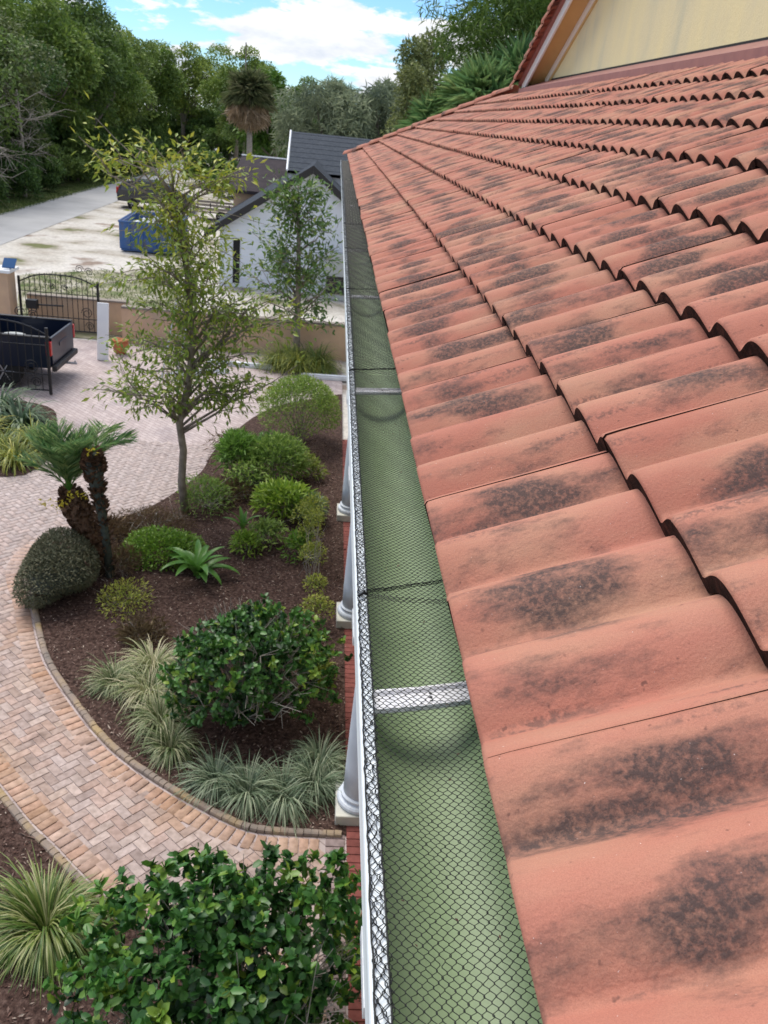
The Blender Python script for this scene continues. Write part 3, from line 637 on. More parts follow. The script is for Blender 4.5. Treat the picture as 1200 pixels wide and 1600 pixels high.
# gutter
G0, G1 = -1.2, YEND + .05; GZ = 5.945
mb = MB()
ins = [(.0905, GZ - .003), (.0910, GZ - .02)] + [(.169 - .078 * cos(t), GZ - .022 - .066 * sin(t)) for t in np.linspace(.06, pi - .06, 17)] + [(.2472, GZ - .02), (.2475, GZ + .01)]
for (a, b) in zip(ins[:-1], ins[1:]): mb.add([(a[0], G0, a[1]), (a[0], G1, a[1]), (b[0], G1, b[1]), (b[0], G0, b[1])], [(0, 1, 2, 3)])
gut = mb.build('gutter', 'gutterin', house, smooth=True); wm = gut.data; bmx = bmesh.new(); bmx.from_mesh(wm); bmesh.ops.remove_doubles(bmx, verts=bmx.verts, dist=1e-5); bmesh.ops.recalc_face_normals(bmx, faces=bmx.faces); bmx.to_mesh(wm); bmx.free()
mb = MB(); outp = [(.0905, GZ - .003), (.0900, GZ), (.0735, GZ), (.0725, GZ - .004), (.0725, GZ - .016), (.0760, GZ - .022), (.0740, GZ - .055), (.088, GZ - .09), (.105, GZ - .128), (.25, GZ - .130), (.252, GZ + .01), (.2475, GZ + .01)]
for (a, b) in zip(outp[:-1], outp[1:]): mb.add([(a[0], G0, a[1]), (a[0], G1, a[1]), (b[0], G1, b[1]), (b[0], G0, b[1])], [(0, 1, 2, 3)])
mb.add([(p[0], G1 - .001, p[1]) for p in outp], [tuple(range(len(outp)))]); mb.build('gutter_shell', 'gutter', gut)
for y in [-.56, .945, 2.43, 3.92, 5.44, 6.95, 8.45, 9.95, 11.45, 12.95, 14.45, 15.95, 17.4]:
    mb = MB(); zz_ = GZ - .012
    pf = [(-.024, 0), (-.022, .006), (-.016, .007), (-.012, .002), (.0, .001), (.012, .002), (.016, .007), (.022, .006), (.024, 0), (.022, -.003), (-.022, -.003)]
    n = len(pf); xs = [.0915, .15, .20, .246]; sk = [0, .012, .026, .04]
    V_ = [(x, y + p[0] + sk[i], zz_ + p[1]) for i, x in enumerate(xs) for p in pf]; F_ = []
    for i in range(3):
        for q in range(n): F_.append((i * n + q, i * n + (q + 1) % n, (i + 1) * n + (q + 1) % n, (i + 1) * n + q))
    mb.add(V_, F_ + [tuple(range(n)), tuple(3 * n + q for q in range(n))]); br = mb.build('hanger', 'steel', gut)
    if y < 4:
        for q in (-.009, .0, .009): mb = MB(); mb.lathe([(.0022, 0), (.0022, .0012), (.0008, .0016)], (.168, y + .017 + q, zz_ + .0012), 8); mb.build('screw', 'iron', br)
gut.location = (.1 * 3.2, 0, -.07); gut.scale = (1.1, 1, 1)     # a six inch trough hung a little below the tile tips
mb = MB(); mb.box(.282, .31, G0, G1, 5.70, 5.87); mb.build('fascia', 'white', house)
mb = MB(); mb.box(.31, 1.6, G0, G1, 5.70, 5.72); mb.build('eave_soffit', 'white', house)
mb = MB(); mb.box(1.6, 9, -2.4, 16.6, 0, 5.70); mb.build('house_wall', 'stucco', house)
# black plastic net over the gutter, in panels
def net_wires(y0, y1, x0, x1, dxn, dyn, zf, r, rad, amp=1.0, wob=.0004):
    ns = max(2, int(round((x1 - x0) / dxn))); nyh = int((y1 - y0) / dyn) + 1; ny = 2 * nyh - 1
    i = np.arange(ns + 1)[:, None]; j2 = np.arange(ny + 1)[None]; j = j2 // 2; tw = np.where(j2 % 2 == 0, -.17, .17)     # short twisted side of each hexagon
    sg = np.where((i + j) % 2 == 0, 1, -1) * .5 * amp
    wj = r.normal(size=(ns + 1, nyh)) * wob; wk = r.normal(size=(ns + 1, nyh)) * wob
    X = x0 + (i + sg) * dxn + np.repeat(wj, 2, 1) + .0006 * np.sin((y0 + j * dyn) * 37 + i * .3); Y = y0 + (j + tw) * dyn + np.repeat(wk, 2, 1) + .0009 * np.sin(i * .55 + y0 * 9) + 0 * i
    X = np.clip(X, x0 - .0002, x1 + .004); Z = zf(X, Y); P = np.stack([X, Y, Z], -1)
    off = np.array([[0, 0, rad], [rad * .87, 0, -rad * .5], [-rad * .87, 0, -rad * .5]])
    V = (P[:, :, None, :] + off[None, None]).reshape(-1, 3); b = (np.arange(ns + 1)[:, None] * (ny + 1) + np.arange(ny)[None]).reshape(-1) * 3
    F = np.concatenate([np.stack([b + q, b + (q + 1) % 3, b + 3 + (q + 1) % 3, b + 3 + q], 1) for q in range(3)])
    return V, F
rn_ = R_(21); seams = [-.2, 1.21, 2.60, 4.02, 5.4, 6.8, 9.5, 12.3, 15.1, 18.0]
for a, b in zip(seams[:-1], seams[1:]):
    fine = 1 if b < 4 else (1.6 if b < 7 else 4)
    ph = rn_.random() * 6
    zf = lambda X, Y: GZ + .0028 - .006 * np.sin(np.clip((X - .09) / .15, 0, 1) * pi) * (1 + .4 * np.sin(Y * 5 + ph)) + .0008 * np.sin(Y * 31 + X * 90)
    parts = [net_wires(a, b + .012, .0905, .247, .0050 * fine, .0062 * fine, zf, rn_, .00062 * fine ** .9)]
    # folded edge lying on the lip: loose second and third layers
    zl = lambda X, Y: GZ + .0018 + .0012 * np.sin(Y * 170 / fine) + .0008 * np.sin(X * 900)
    parts.append(net_wires(a, b, .0765, .0905, .0044 * min(fine, 2), .0085 * fine, zl, rn_, .0006 * fine ** .5, 1.0, .0007))
    zl2 = lambda X, Y: GZ + .0042 + .0014 * np.sin(Y * 140 / fine + 1.4)
    parts.append(net_wires(a + .002, b, .0765, .0905, .0060 * min(fine, 2), .0105 * fine, zl2, rn_, .0006 * fine ** .5, 1.0, .0009))
    for xx in (.0905, .0765):
        yy = np.arange(a, b, .012 * fine); wv = .0011 * np.sin(yy * 260) + rn_.normal(size=len(yy)) * .0004
        P = np.stack([xx + wv, yy, np.full(len(yy), GZ + .004)], 1); r0 = .0009
        off = np.array([[0, 0, r0], [r0, 0, -r0 * .5], [-r0, 0, -r0 * .5]]); V_ = (P[:, None] + off[None]).reshape(-1, 3); bb = np.arange(len(yy) - 1) * 3
        parts.append((V_, np.concatenate([np.stack([bb + q, bb + (q + 1) % 3, bb + 3 + (q + 1) % 3, bb + 3 + q], 1) for q in range(3)])))
    V_, F_, c0 = [], [], 0
    for v, f in parts: V_.append(v); F_.append(f + c0); c0 += len(v)
    pn = npmesh('net_panel', np.concatenate(V_), np.concatenate(F_), 'net', gut)
    if a > 0 and a < 8:                            # overlapped hem of the panel
        mb = MB()
        for e in (0, .005, .009):
            mb.tube([(x, a + e + (x - .08) * (.75 - 1.9 * (x - .08)) + .0012 * sin(x * 700 + e * 900), float(zf(np.array(x), np.array(a))) + .003) for x in np.linspace(.08, .24, 46)], .0009, 4)
        mb.tube([(.076, a - .006, GZ + .006), (.084, a, GZ + .009), (.090, a + .004, GZ + .006)], .0026, 5); mb.build('net_hem', 'net', pn)
P = np.stack([rn_.uniform(.095, .22, 90), rn_.uniform(.3, 5, 90), np.full(90, GZ + .001)], 1); v, f, q = leaves(P, np.concatenate([rn_.normal(size=(90, 2)), np.zeros((90, 1))], 1), rn_.uniform(.003, .010, 90), .0022, rn_, rich=False); o = npmesh('leaf_specks', v, f, 'chip', gut, q * .5); o['kind'] = 'stuff'
# porch columns and beam
for y in (3.15, 6.68, 10.38, 13.9):
    col = thing('porch_column', (.69, y, 0), 'white round porch column with square base at the edge of the flower bed', 'column', 'porch columns along the villa'); c = (.69, y, 0)
    mb = MB(); mb.box(.43, .95, y - .26, y + .26, .002, .13); mb.build('plinth', 'colbase', col, bevel=.006)
    mb = MB(); mb.lathe([(.235, .13), (.25, .15), (.25, .18), (.235, .2), (.205, .21), (.205, .23), (.215, .24), (.215, .255), (.195, .27)], c); mb.build('base_moulding', 'column', col, smooth=False)
    mb = MB(); mb.lathe([(.19, .27), (.188, .6), (.18, 1.1), (.168, 1.7), (.158, 2.08)], c, 28); mb.build('shaft', 'column', col, smooth=True)
    mb = MB(); mb.lathe([(.158, 2.08), (.17, 2.09), (.17, 2.11), (.16, 2.12), (.165, 2.16), (.22, 2.2), (.235, 2.23)], c, 28); mb.box(.44, .94, y - .25, y + .25, 2.23, 2.32); mb.build('capital', 'oldwhite', col)
mb = MB(); mb.box(.52, .86, 1, 16, 2.325, 2.75); mb.build('porch_beam', 'white', house)
mb = MB(); mb.box(.545, 1.6, -2.4, 18, -.04, -.012); porch = tag(mb.build('porch_floor', 'joint'), kind='structure')
mbk = MB(); mbk.box(-w2, w2, -h2, h2, -.04, .0); rb_me = mbk.build('brick', 'brick1', bevel=.003).data; bpy.data.objects.remove([o for o in bpy.data.objects if o.data == rb_me][0])
for i in range(150):
    y = 3.0 + i * .1; put_brick(.647, y, .006 + rb.normal() * .001, 0, np.array((.235, .075, .065)) * rb.uniform(.85, 1.15), porch, rb_me)

# ------------------------------------------------------------ perimeter wall, gate, pillar
w = thing('perimeter_wall', (-3, 25.1, 0), 'low peach stucco garden wall in front of the white house', 'wall')
mb = MB(); mb.box(-6.0, 6, 25.0, 25.2, -.06, 1.0); mb.build('wall_panel', 'peach', w)
mb = MB(); mb.box(-6.0, 6, 24.97, 25.23, 1.0, 1.06); mb.build('coping', 'plank', w)
w = thing('perimeter_wall', (-7.6, 26.0, 0), 'peach stucco wall seen through the open iron gate', 'wall')
mb = MB(); mb.box(-9.0, -6.02, 25.9, 26.1, -.06, .95); mb.build('wall_panel', 'peach', w); mb = MB(); mb.box(-9.0, -6.02, 25.87, 26.13, .95, 1.0); mb.build('coping', 'plank', w)
pl = thing('gate_pillar', (-9.45, 25.2, 0), 'peach gate pillar with white cap and solar panel on top', 'pillar')
mb = MB(); mb.box(-9.75, -9.15, 24.9, 25.5, -.06, 1.75); mb.build('shaft', 'peach', pl)
mb = MB(); mb.box(-9.85, -9.05, 24.8, 25.6, 1.75, 1.83); mb.build('cap', 'white', pl)
mb = MB(); mb.add([(-9.3, 24.95, 1.9), (-8.95, 24.95, 1.9), (-8.95, 25.2, 2.12), (-9.3, 25.2, 2.12), (-9.3, 24.97, 1.87), (-8.95, 24.97, 1.87), (-8.95, 25.22, 2.09), (-9.3, 25.22, 2.09)], [(0, 1, 2, 3), (7, 6, 5, 4), (0, 4, 5, 1), (1, 5, 6, 2), (2, 6, 7, 3), (3, 7, 4, 0)]); mb.build('solar_panel', 'panel', pl)
mb = MB(); mb.tube([(-9.12, 25.1, 1.82), (-9.12, 25.1, 2.0)], .02, 6); mb.build('panel_stand', 'iron', pl)
def scroll(mb, x, y, z, r, s=1, turns=1.6, rad=.011):
    mb.tube([(x + s * r * (1 - t * .72) * cos(t * turns * 2 * pi), y, z + r * (1 - t * .72) * sin(t * turns * 2 * pi)) for t in np.linspace(0, 1, 22)], rad, 4)
def gate(x0, x1, y, label, flip):
    g = thing('iron_gate', (x0, y, 0), label, 'gate', 'open driveway gates'); W = x1 - x0
    top = lambda t: 1.55 + .28 * math.sin(pi * .5 * (1 - abs(2 * t - 1) ** 1.5)) - .1
    mb = MB(); mb.tube([(x0 + W * t, y, top(t)) for t in np.linspace(0, 1, 17)], .02, 6); mb.tube([(x0, y, .12), (x1, y, .12)], .02, 6); mb.tube([(x0, y, .5), (x1, y, .5)], .014, 6); mb.tube([(x0, y, 1.2), (x1, y, 1.2)], .012, 6); mb.build('frame', 'iron', g)
    for i in range(1, 15): t = i / 15; mb = MB(); mb.tube([(x0 + W * t, y, .12), (x0 + W * t, y, top(t) + .04)], .011, 5); mb.build('bar', 'iron', g)
    for t, s in ((0, 1), (1, -1)): mb = MB(); mb.tube([(x0 + W * t, y, .02), (x0 + W * t, y, 1.62)], .04, 8); mb.build('stile', 'iron', g)
    for (t, z, r, s) in ((.12, .3, .13, 1), (.35, .3, .13, -1), (.62, .3, .13, 1), (.88, .3, .13, -1), (.85, .68, .17, -1), (.15, .68, .17, 1), (.42, 1.38, .09, 1), (.58, 1.38, .09, -1), (.78, 1.95, .12, 1), (.9, 1.9, .12, -1)):
        mb = MB(); scroll(mb, x0 + W * t, y - .012, z, r, s); mb.build('scrollwork', 'iron', g)
    return g
gate(-9.0, -6.75, 25.35, 'black wrought iron gate leaf standing open beside the solar topped pillar', 0)
gate(-9.0, -6.42, 19.55, 'black wrought iron gate leaf standing open in front of the navy pickup', 1)
mb = MB(); mb.box(-8.75, -8.45, 25.05, 25.25, .75, 1.0); mb.tube([(-8.45, 25.2, .85), (-7.75, 25.3, .85)], .025, 6); tag(mb.build('gate_motor', 'iron'), 'black gate opener arm mounted beside the open iron gate', 'motor')

# ------------------------------------------------------------ vehicles
def wheel(parent, x, y, z, r, w, side):
    mb = MB(); prof_ = [(r * .62, -w / 2), (r * .94, -w / 2), (r, -w * .35), (r, w * .35), (r * .94, w / 2), (r * .62, w / 2)]
    mb.lathe(prof_, (0, 0, 0), 24); mb.v = [(v[0], v[2], v[1]) for v in mb.v]; mb.v = [(v[0] + x, v[1] + y, v[2] + z) for v in mb.v]
    t = mb.build('wheel', 'tyre', parent, local=True)
    mb = MB(); yy = y + side * w * .42
    mb.tube([(x, yy - side * .02, z), (x, yy + side * .012, z)], r * .2, 10)
    for k in range(6): a = k * pi / 3; mb.tube([(x, yy, z), (x + cos(a) * r * .6, yy, z + sin(a) * r * .6)], r * .07, 5)
    mb.tube([(x + cos(a) * r * .62, yy, z + sin(a) * r * .62) for a in np.linspace(0, 2 * pi, 25)], r * .05, 5); mb.build('rim', 'rim', t, local=True)
def shell(mb, prof_, hw, inset=0.0, mi=0):
    """closed side profile extruded across the car with rounded edges; prof points (x,z,width factor)"""
    n = len(prof_); rows = []
    for (k, f) in ((-1, .93), (-.985, .985), (-.94, 1), (.94, 1), (.985, .985), (1, .93)):
        cx = sum(p[0] for p in prof_) / n; cz = sum(p[1] for p in prof_) / n
        rows.append([(cx + (p[0] - cx) * f, k * hw * p[2], cz + (p[1] - cz) * f) for p in prof_])
    vs = [v for r in rows for v in r]; fs = [(a * n + i, a * n + (i + 1) % n, (a + 1) * n + (i + 1) % n, (a + 1) * n + i) for a in range(5) for i in range(n)]
    mb.add(vs, fs + [tuple(range(n)), tuple(5 * n + i for i in range(n - 1, -1, -1))], mi)
# pickup: local +x is the front
pk = thing('pickup_truck', (-9.35, 20.85, 0), 'navy blue pickup truck with open bed behind the iron gate', 'pickup', rz=pi)
mb = MB(); shell(mb, [(-.55, .55, 1), (-.55, 1.28, 1), (.05, 1.30, 1), (.25, 1.86, .86), (1.35, 1.86, .86), (1.9, 1.30, .97), (2.85, 1.2, .95), (2.95, .9, .95), (2.9, .5, .95)], .98); mb.build('cab', 'carblue', pk, local=True, smooth=False)
mb = MB()
for s in (-1, 1): mb.box(-2.85, -.56, s * .98 - (.10 if s > 0 else 0), s * .98 + (.10 if s < 0 else 0), .56, 1.28)
mb.box(-2.85, -.56, -.9, .9, .56, .66); mb.box(-.62, -.56, -.9, .9, .6, 1.28); bed_ = mb.build('cargo_bed', 'carblue', pk, local=True)
mb = MB(); mb.box(-2.89, -2.83, -.86, .86, .62, 1.27); mb.box(-2.905, -2.888, -.3, .3, .95, 1.05); mb.build('tailgate', 'carblue', pk, local=True, bevel=.008)
for s in (-1, 1): mb = MB(); mb.box(-2.86, -.56, s * .93 - .06, s * .93 + .06, 1.282, 1.31); mb.build('bed_rail', 'trim', pk, local=True)
mb = MB(); mb.box(-2.98, -2.86, -.9, .9, .46, .6); mb.build('rear_bumper', 'trim', pk, local=True, bevel=.02)
mb = MB(); mb.tube([(-2.9, 0, .45), (-3.2, 0, .45)], .03, 6); mb.tube([(-3.16, 0, .45), (-3.16, 0, .52)], .025, 6); mb.build('tow_hitch', 'rim', pk, local=True)
for s in (-1, 1): mb = MB(); mb.box(-2.905, -2.78, s * .935 - .05, s * .935 + .055, .86, 1.2); mb.build('tail_light', 'red', pk, local=True, bevel=.01)
for s in (-1, 1): mb = MB(); mb.add([(.22, s * .875, 1.36), (1.62, s * .9, 1.36), (1.28, s * .852, 1.8), (.33, s * .852, 1.8)], [(0, 1, 2, 3)]); mb.build('side_window', 'glass', pk, local=True)
for x in (-1.75, 1.95):
    for s in (-1, 1): wheel(pk, x, s * .82, .40, .40, .26, s)
mb = MB(); mb.lathe([(.3, 0), (.3, .35), (.27, .36), (.02, .36)], (-8.0 + .3, 20.95, .67), 24); tag(mb.build('barrel', 'ac'), 'pale grey round drum standing in the pickup bed', 'drum')
# minivan by the lane
sv = thing('minivan', (-11.9, 60.5, -.05), 'dark blue minivan parked on the sandy yard by the lane', 'minivan', rz=radians(8))
mb = MB(); shell(mb, [(-2.45, .45, 1), (-2.5, .95, 1), (-2.4, 1.15, 1), (-2.1, 1.68, .86), (-1.6, 1.8, .82), (.3, 1.78, .82), (.85, 1.6, .85), (1.5, 1.12, .95), (2.4, .92, .92), (2.55, .6, .92), (2.45, .35, .92)], .98); mb.build('body', 'carblack', sv, local=True)
for s in (-1, 1):
    for xs in (((-2.12, 1.1), (-1.25, 1.1), (-1.25, 1.66), (-1.9, 1.63)), ((-1.15, 1.1), (-.1, 1.1), (-.1, 1.66), (-1.15, 1.66)), ((0, 1.1), (1.15, 1.1), (.62, 1.55), (0, 1.64))):
        mb = MB(); mb.add([(x, s * (.965 if z < 1.3 else .855), z) for x, z in xs], [(0, 1, 2, 3)]); mb.build('side_window', 'glass', sv, local=True)
    mb = MB(); mb.box(-2.52, -2.38, s * .86 - .08, s * .86 + .08, .9, 1.3); mb.build('tail_light', 'red', sv, local=True)
    for x in (-1.5, 1.5): wheel(sv, x, s * .86, .33, .34, .22, s)
# dumpster with debris
du = thing('dumpster', (-8.75, 44.0, -.05), 'open blue dumpster filled with white rubbish', 'dumpster', rz=radians(3))
mb = MB()
for (x0, x1, y0, y1) in ((-1.35, 1.35, -2.2, -2.1), (-1.35, 1.35, 2.1, 2.2), (-1.35, -1.25, -2.1, 2.1), (1.25, 1.35, -2.1, 2.1)): mb.box(x0, x1, y0, y1, .15, 1.35)
mb.box(-1.3, 1.3, -2.15, 2.15, .05, .2); mb.build('bin', 'bluepaint', du, local=True)
mb = MB(); mb.tube([(-1.35, -2.2, 1.37), (1.35, -2.2, 1.37), (1.35, 2.2, 1.37), (-1.35, 2.2, 1.37), (-1.35, -2.2, 1.37)], .05, 6); mb.build('rim', 'bluepaint', du, local=True)
for x in (-.9, -.3, .3, .9): mb = MB(); mb.box(x - .04, x + .04, -2.26, -2.2, .15, 1.33); mb.build('rib', 'bluepaint', du, local=True)
rdm = R_(33)
for i, (x, y, sx, sy, lab) in enumerate(((-.5, -1.2, .8, .6, 'crumpled white sheet heaped at the front of the dumpster'), (.6, -.9, .55, .7, 'white board lying in the front corner of the dumpster'), (0, .7, 1.0, .9, 'pale rubbish pile in the back of the dumpster'))):
    mb = MB(); n = 9; V_ = [(-8.75 + x + sx * (a / (n - 1) * 2 - 1), 44.0 + y + sy * (b / (n - 1) * 2 - 1), 1.0 + .35 * (1 - abs(a / 4 - 1)) * (1 - abs(b / 4 - 1)) + rdm.normal() * .07) for a in range(n) for b in range(n)]
    F_ = [(a * n + b, (a + 1) * n + b, (a + 1) * n + b + 1, a * n + b + 1) for a in range(n - 1) for b in range(n - 1)]; m0 = len(V_); V_ += [(v[0], v[1], .16) for v in V_]
    F_ += [(q + m0, r_ + m0, s_ + m0, t_ + m0)[::-1] for q, r_, s_, t_ in F_[:]]
    rim_ = [a * n for a in range(n)] + [(n - 1) * n + b for b in range(1, n)] + [a * n + n - 1 for a in range(n - 2, -1, -1)] + [b for b in range(n - 2, 0, -1)]
    F_ += [(rim_[q], rim_[(q + 1) % len(rim_)], rim_[(q + 1) % len(rim_)] + m0, rim_[q] + m0) for q in range(len(rim_))]
    mb.add(V_, F_); tag(mb.build('rubbish', 'debris'), lab, 'rubbish', 'rubbish in the dumpster')
# flatbed trailer
tr = thing('trailer', (-7.1, 57.5, -.05), 'low utility trailer with plank sides beside the minivan', 'trailer', rz=radians(-4))
mb = MB(); mb.box(-1.9, 1.9, -1, 1, .5, .58); mb.build('deck', 'plank', tr, local=True)
for s in (-1, 1):
    for z in (.68, .9): mb = MB(); mb.box(-1.9, 1.9, s * 1.0 - .02, s * 1.0 + .02, z, z + .14); mb.build('side_plank', 'plank', tr, local=True)
    for x in (-1.85, -.6, .6, 1.85): mb = MB(); mb.box(x - .03, x + .03, s * 1.03 - .02, s * 1.03 + .02, .45, 1.08); mb.build('stake', 'iron', tr, local=True)
    wheel(tr, .1, s * 1.12, .33, .33, .2, s)

# ------------------------------------------------------------ neighbouring white house and sheds
nh = thing('white_house', (-.8, 35.5, 0), 'white gabled house with dark shingle roof behind the garden wall', 'house')
zA, xA, xL, zL, xR, zR = 4.78, -.87, -4.5, 2.35, 3.2, 1.6
mb = MB(); mb.prism([(xL, -.06), (xR, -.06), (xR, zR), (xA, zA - .1), (xL, zL - .1)], 35.5, 42, 'y'); mb.build('wall', 'siding', nh)
for i in range(14):
    z = .3 + i * .3
    xl = xL + .03 if z < zL - .2 else xL + (z - zL + .2) * (xA - xL) / (zA - zL) + .06; xr = xR - .02 if z < zR - .2 else xR - (z - zR + .2) * (xR - xA) / (zA - zR) - .06
    if xr - xl < .3: break
    mb = MB(); mb.box(xl, xr, 35.482, 35.501, z, z + .018); mb.build('siding_board', 'siding', nh)
def slab(name, a, b, y0, y1, t, m, p):
    mb = MB(); mb.prism([a, b, (b[0], b[1] - t), (a[0], a[1] - t)], y0, y1, 'y'); return mb.build(name, m, p)
sL = (zA - zL) / (xA - xL); sR = (zR - zA) / (xR - xA)
rfl = slab('roof_slope', (xL - .55, zL - .55 * sL + .1), (xA, zA + .1), 35.15, 47, .1, 'shingle', nh); slab('roof_slope', (xA + .002, zA + .1), (xR + .5, zR + .5 * sR + .1), 35.15, 47, .1, 'shingle', nh)
slab('barge_board', (xL - .57, zL - .57 * sL + .12), (xA, zA + .12), 35.10, 35.148, .3, 'trim', nh); slab('barge_board', (xA + .002, zA + .12), (xR + .5, zR + .5 * sR + .12), 35.10, 35.148, .3, 'trim', nh)
mb = MB(); mb.box(-3.95, -3.68, 35.46, 35.52, .1, 1.85); mb.build('doorway', 'black', nh)
mb = MB(); mb.box(-2.25, -1.6, 35.45, 35.52, .7, 1.65); wn = mb.build('window', 'white', nh); mb = MB(); mb.box(-2.19, -1.66, 35.44, 35.455, .76, 1.59); mb.build('pane', 'windowg', wn)
# main roof with ridge across
mb = MB(); mb.add([(-2.05, 38.5, 4.45), (9, 38.5, 4.45), (9, 46, 5.86), (-2.35, 46, 5.86)], [(0, 1, 2, 3)]); mb.add([(-2.05, 38.5, 4.33), (9, 38.5, 4.33), (9, 53, 4.33), (-2.35, 53, 4.33), (-2.35, 46, 5.8), (9, 46, 5.8)], [(0, 1, 2, 3), (3, 4, 5, 2), (0, 3, 4)]); mb.build('main_roof', 'shingle', nh)
mb = MB(); mb.tube([(-2.07, 38.4, 4.45), (-2.37, 46, 5.88)], .05, 5); mb.build('rake_trim', 'white', nh)
mb = MB(); mb.box(-2.0, 9, 38.7, 52.8, 0, 4.33); mb.build('main_wall', 'siding', nh)
for i in range(8): t = (i + .5) / 8; mb = MB(); y = 38.5 + 7.5 * t; z = 4.45 + 1.41 * t; mb.box(-2.03 - .3 * t, 9, y - .01, y + .02, z - .01, z + .012); mb.build('shingle_course', 'shingle', nh)
sh = thing('garden_shed', (-3.9, 47, 0), 'low shed with flat brown roof beside the white house', 'shed')
mb = MB(); mb.box(-5.0, -2.4, 44.6, 50, -.06, 2.9); mb.build('wall', 'peach', sh)
mb = MB(); mb.add([(-5.3, 44.2, 2.85), (-2.3, 44.2, 2.85), (-2.3, 51, 4.1), (-5.3, 51, 4.1), (-5.3, 44.2, 3.0), (-2.3, 44.2, 3.0), (-2.3, 51, 4.25), (-5.3, 51, 4.25)], [(0, 1, 2, 3), (4, 5, 6, 7), (0, 1, 5, 4), (1, 2, 6, 5), (2, 3, 7, 6), (3, 0, 4, 7)]); mb.build('roof', 'brownroof', sh)
mb = MB(); mb.tube([(-5.3, 51, 4.3), (-2.3, 51, 4.3)], .06, 5); mb.build('ridge_trim', 'oldwhite', sh)
acu = thing('utility_cabinet', (.25, 34.6, 0), 'grey green utility cabinet against the white house wall', 'cabinet')
mb = MB(); mb.box(-.15, .75, 34.3, 35.1, -.06, 1.75); mb.build('cabinet_body', 'ac', acu, bevel=.03); mb = MB(); mb.box(-.1, .7, 34.28, 34.3, .2, .9); mb.build('grille', 'trim', acu)
# loose things in the court
mb = MB(); mb.box(-.15, .15, -.03, .03, 0, 1.55); o = mb.build('white_board', 'white', None, local=True, bevel=.01); o.location = (-6.05, 22.9, -.008); o.rotation_euler = (-.12, .03, .1); tag(o, 'tall white board standing upright on the driveway by the gate', 'board')
pt_ = thing('flower_pot', (-5.75, 23.7, -.01), 'round terracotta pot behind the upright white board', 'pot'); mb = MB(); mb.lathe([(.12, 0), (.2, .12), (.23, .3), (.2, .36), (.23, .37), (.23, .42), (.19, .42), (.17, .36)], (-5.75, 23.7, -.008), 20); mb.build('pot', 'terra', pt_, smooth=True)
for i, (x, y, l, a, lab) in enumerate(((.15, 22.8, 1.5, .03, 'pale timber plank lying on the driveway beside the villa corner'), (-2.3, 23.4, 1.9, -.02, 'white painted board lying on the driveway under the wall'), (-3.3, 22.3, 1.6, .5, 'white strip of trim lying askew on the driveway'))):
    mb = MB(); mb.box(-l / 2, l / 2, -.12, .12, 0, .09); mb.box(-l / 2 + .05, l / 2 - .1, -.1, .02, .091, .13); o = mb.build('plank', 'debris', None, local=True, bevel=.008); o.location = (x, y, -.008); o.rotation_euler.z = a; tag(o, lab, 'plank', 'boards lying on the driveway')
ld = thing('ladder', (-4.0, 21.5, 0), 'aluminium ladder leaning among the young tree branches', 'ladder')
for s in (0, .38): mb = MB(); mb.tube([(-4.2 + s, 21.5, 0), (-3.85 + s, 22.6, 2.5)], .022, 5); mb.build('rail', 'rim', ld)
for i in range(8): t = (i + .5) / 8; mb = MB(); mb.tube([(-4.2 + .35 * t, 21.5 + 1.1 * t, 2.5 * t), (-3.82 + .35 * t, 21.5 + 1.1 * t, 2.5 * t)], .014, 5); mb.build('rung', 'rim', ld)
mb = MB(); mb.tube([(-11.2, 110, -.06), (-11.2, 110, 7), (-11.2, 110, 13.6)], [.13, .11, .07], 8); mb.tube([(-11.2, 109.9, 12.6), (-11.2, 110.5, 12.7)], .03, 5); tag(mb.build('utility_pole', 'bark'), 'distant utility pole rising behind the trees', 'pole')

# ------------------------------------------------------------ near planting
def shrub(name, label, cat, c, rad, n, L, W, m, seed, tw=25, group=None, lumps=10, rich=True, twm='paletwig', **k):
    r = R_(seed); base = (c[0], c[1], .012); t = thing(name, base, label, cat, group)
    v, f, q = bush_leaves(c, rad, n, L, W, r, lumps, rich=rich, **k); v[:, 2] = np.maximum(v[:, 2], .02); o = npmesh('foliage', v, f, m, t, q); o['kind'] = 'stuff'
    if tw:
        mb = MB(); twigs(mb, c, rad, tw, r, .009 if rad[0] > .4 else .004); mb.build('branches', twm, t)
    return t
def glossy(label, c, rad, ns, per, L, W, seed, tw):
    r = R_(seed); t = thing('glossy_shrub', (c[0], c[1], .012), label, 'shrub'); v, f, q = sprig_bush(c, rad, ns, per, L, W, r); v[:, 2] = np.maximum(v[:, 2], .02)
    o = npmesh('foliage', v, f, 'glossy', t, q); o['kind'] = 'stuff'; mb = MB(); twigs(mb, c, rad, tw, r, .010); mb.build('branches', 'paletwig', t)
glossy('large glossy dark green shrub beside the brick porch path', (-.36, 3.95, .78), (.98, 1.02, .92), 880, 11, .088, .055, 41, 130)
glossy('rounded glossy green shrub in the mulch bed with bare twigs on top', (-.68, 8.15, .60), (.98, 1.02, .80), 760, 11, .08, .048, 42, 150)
def tuft(label, c, n, L, W, m, seed, group=None, name='grass_tuft', **k):
    r = R_(seed); t = thing(name, (c[0], c[1], .012), label, 'grass', group); parts = [blades((c[0], c[1], .01), n, L, W, r, **k)]
    v, f, q = cat3(parts); o = npmesh('blades', v, f, m, t, q); o['kind'] = 'stuff'; return t
tuft('big arching green and cream grass tuft beside the brick path bend', (-2.05, 5.1, 0), 1100, .66, .0125, 'liriog', 50, spread=1.0, base=.14)
tuft('pale dry grass tuft at the corner of the edging and brick path', (-3.25, 6.1, 0), 260, .42, .01, 'lirio', 58)
LG = 'variegated grass tufts along the curved edging'
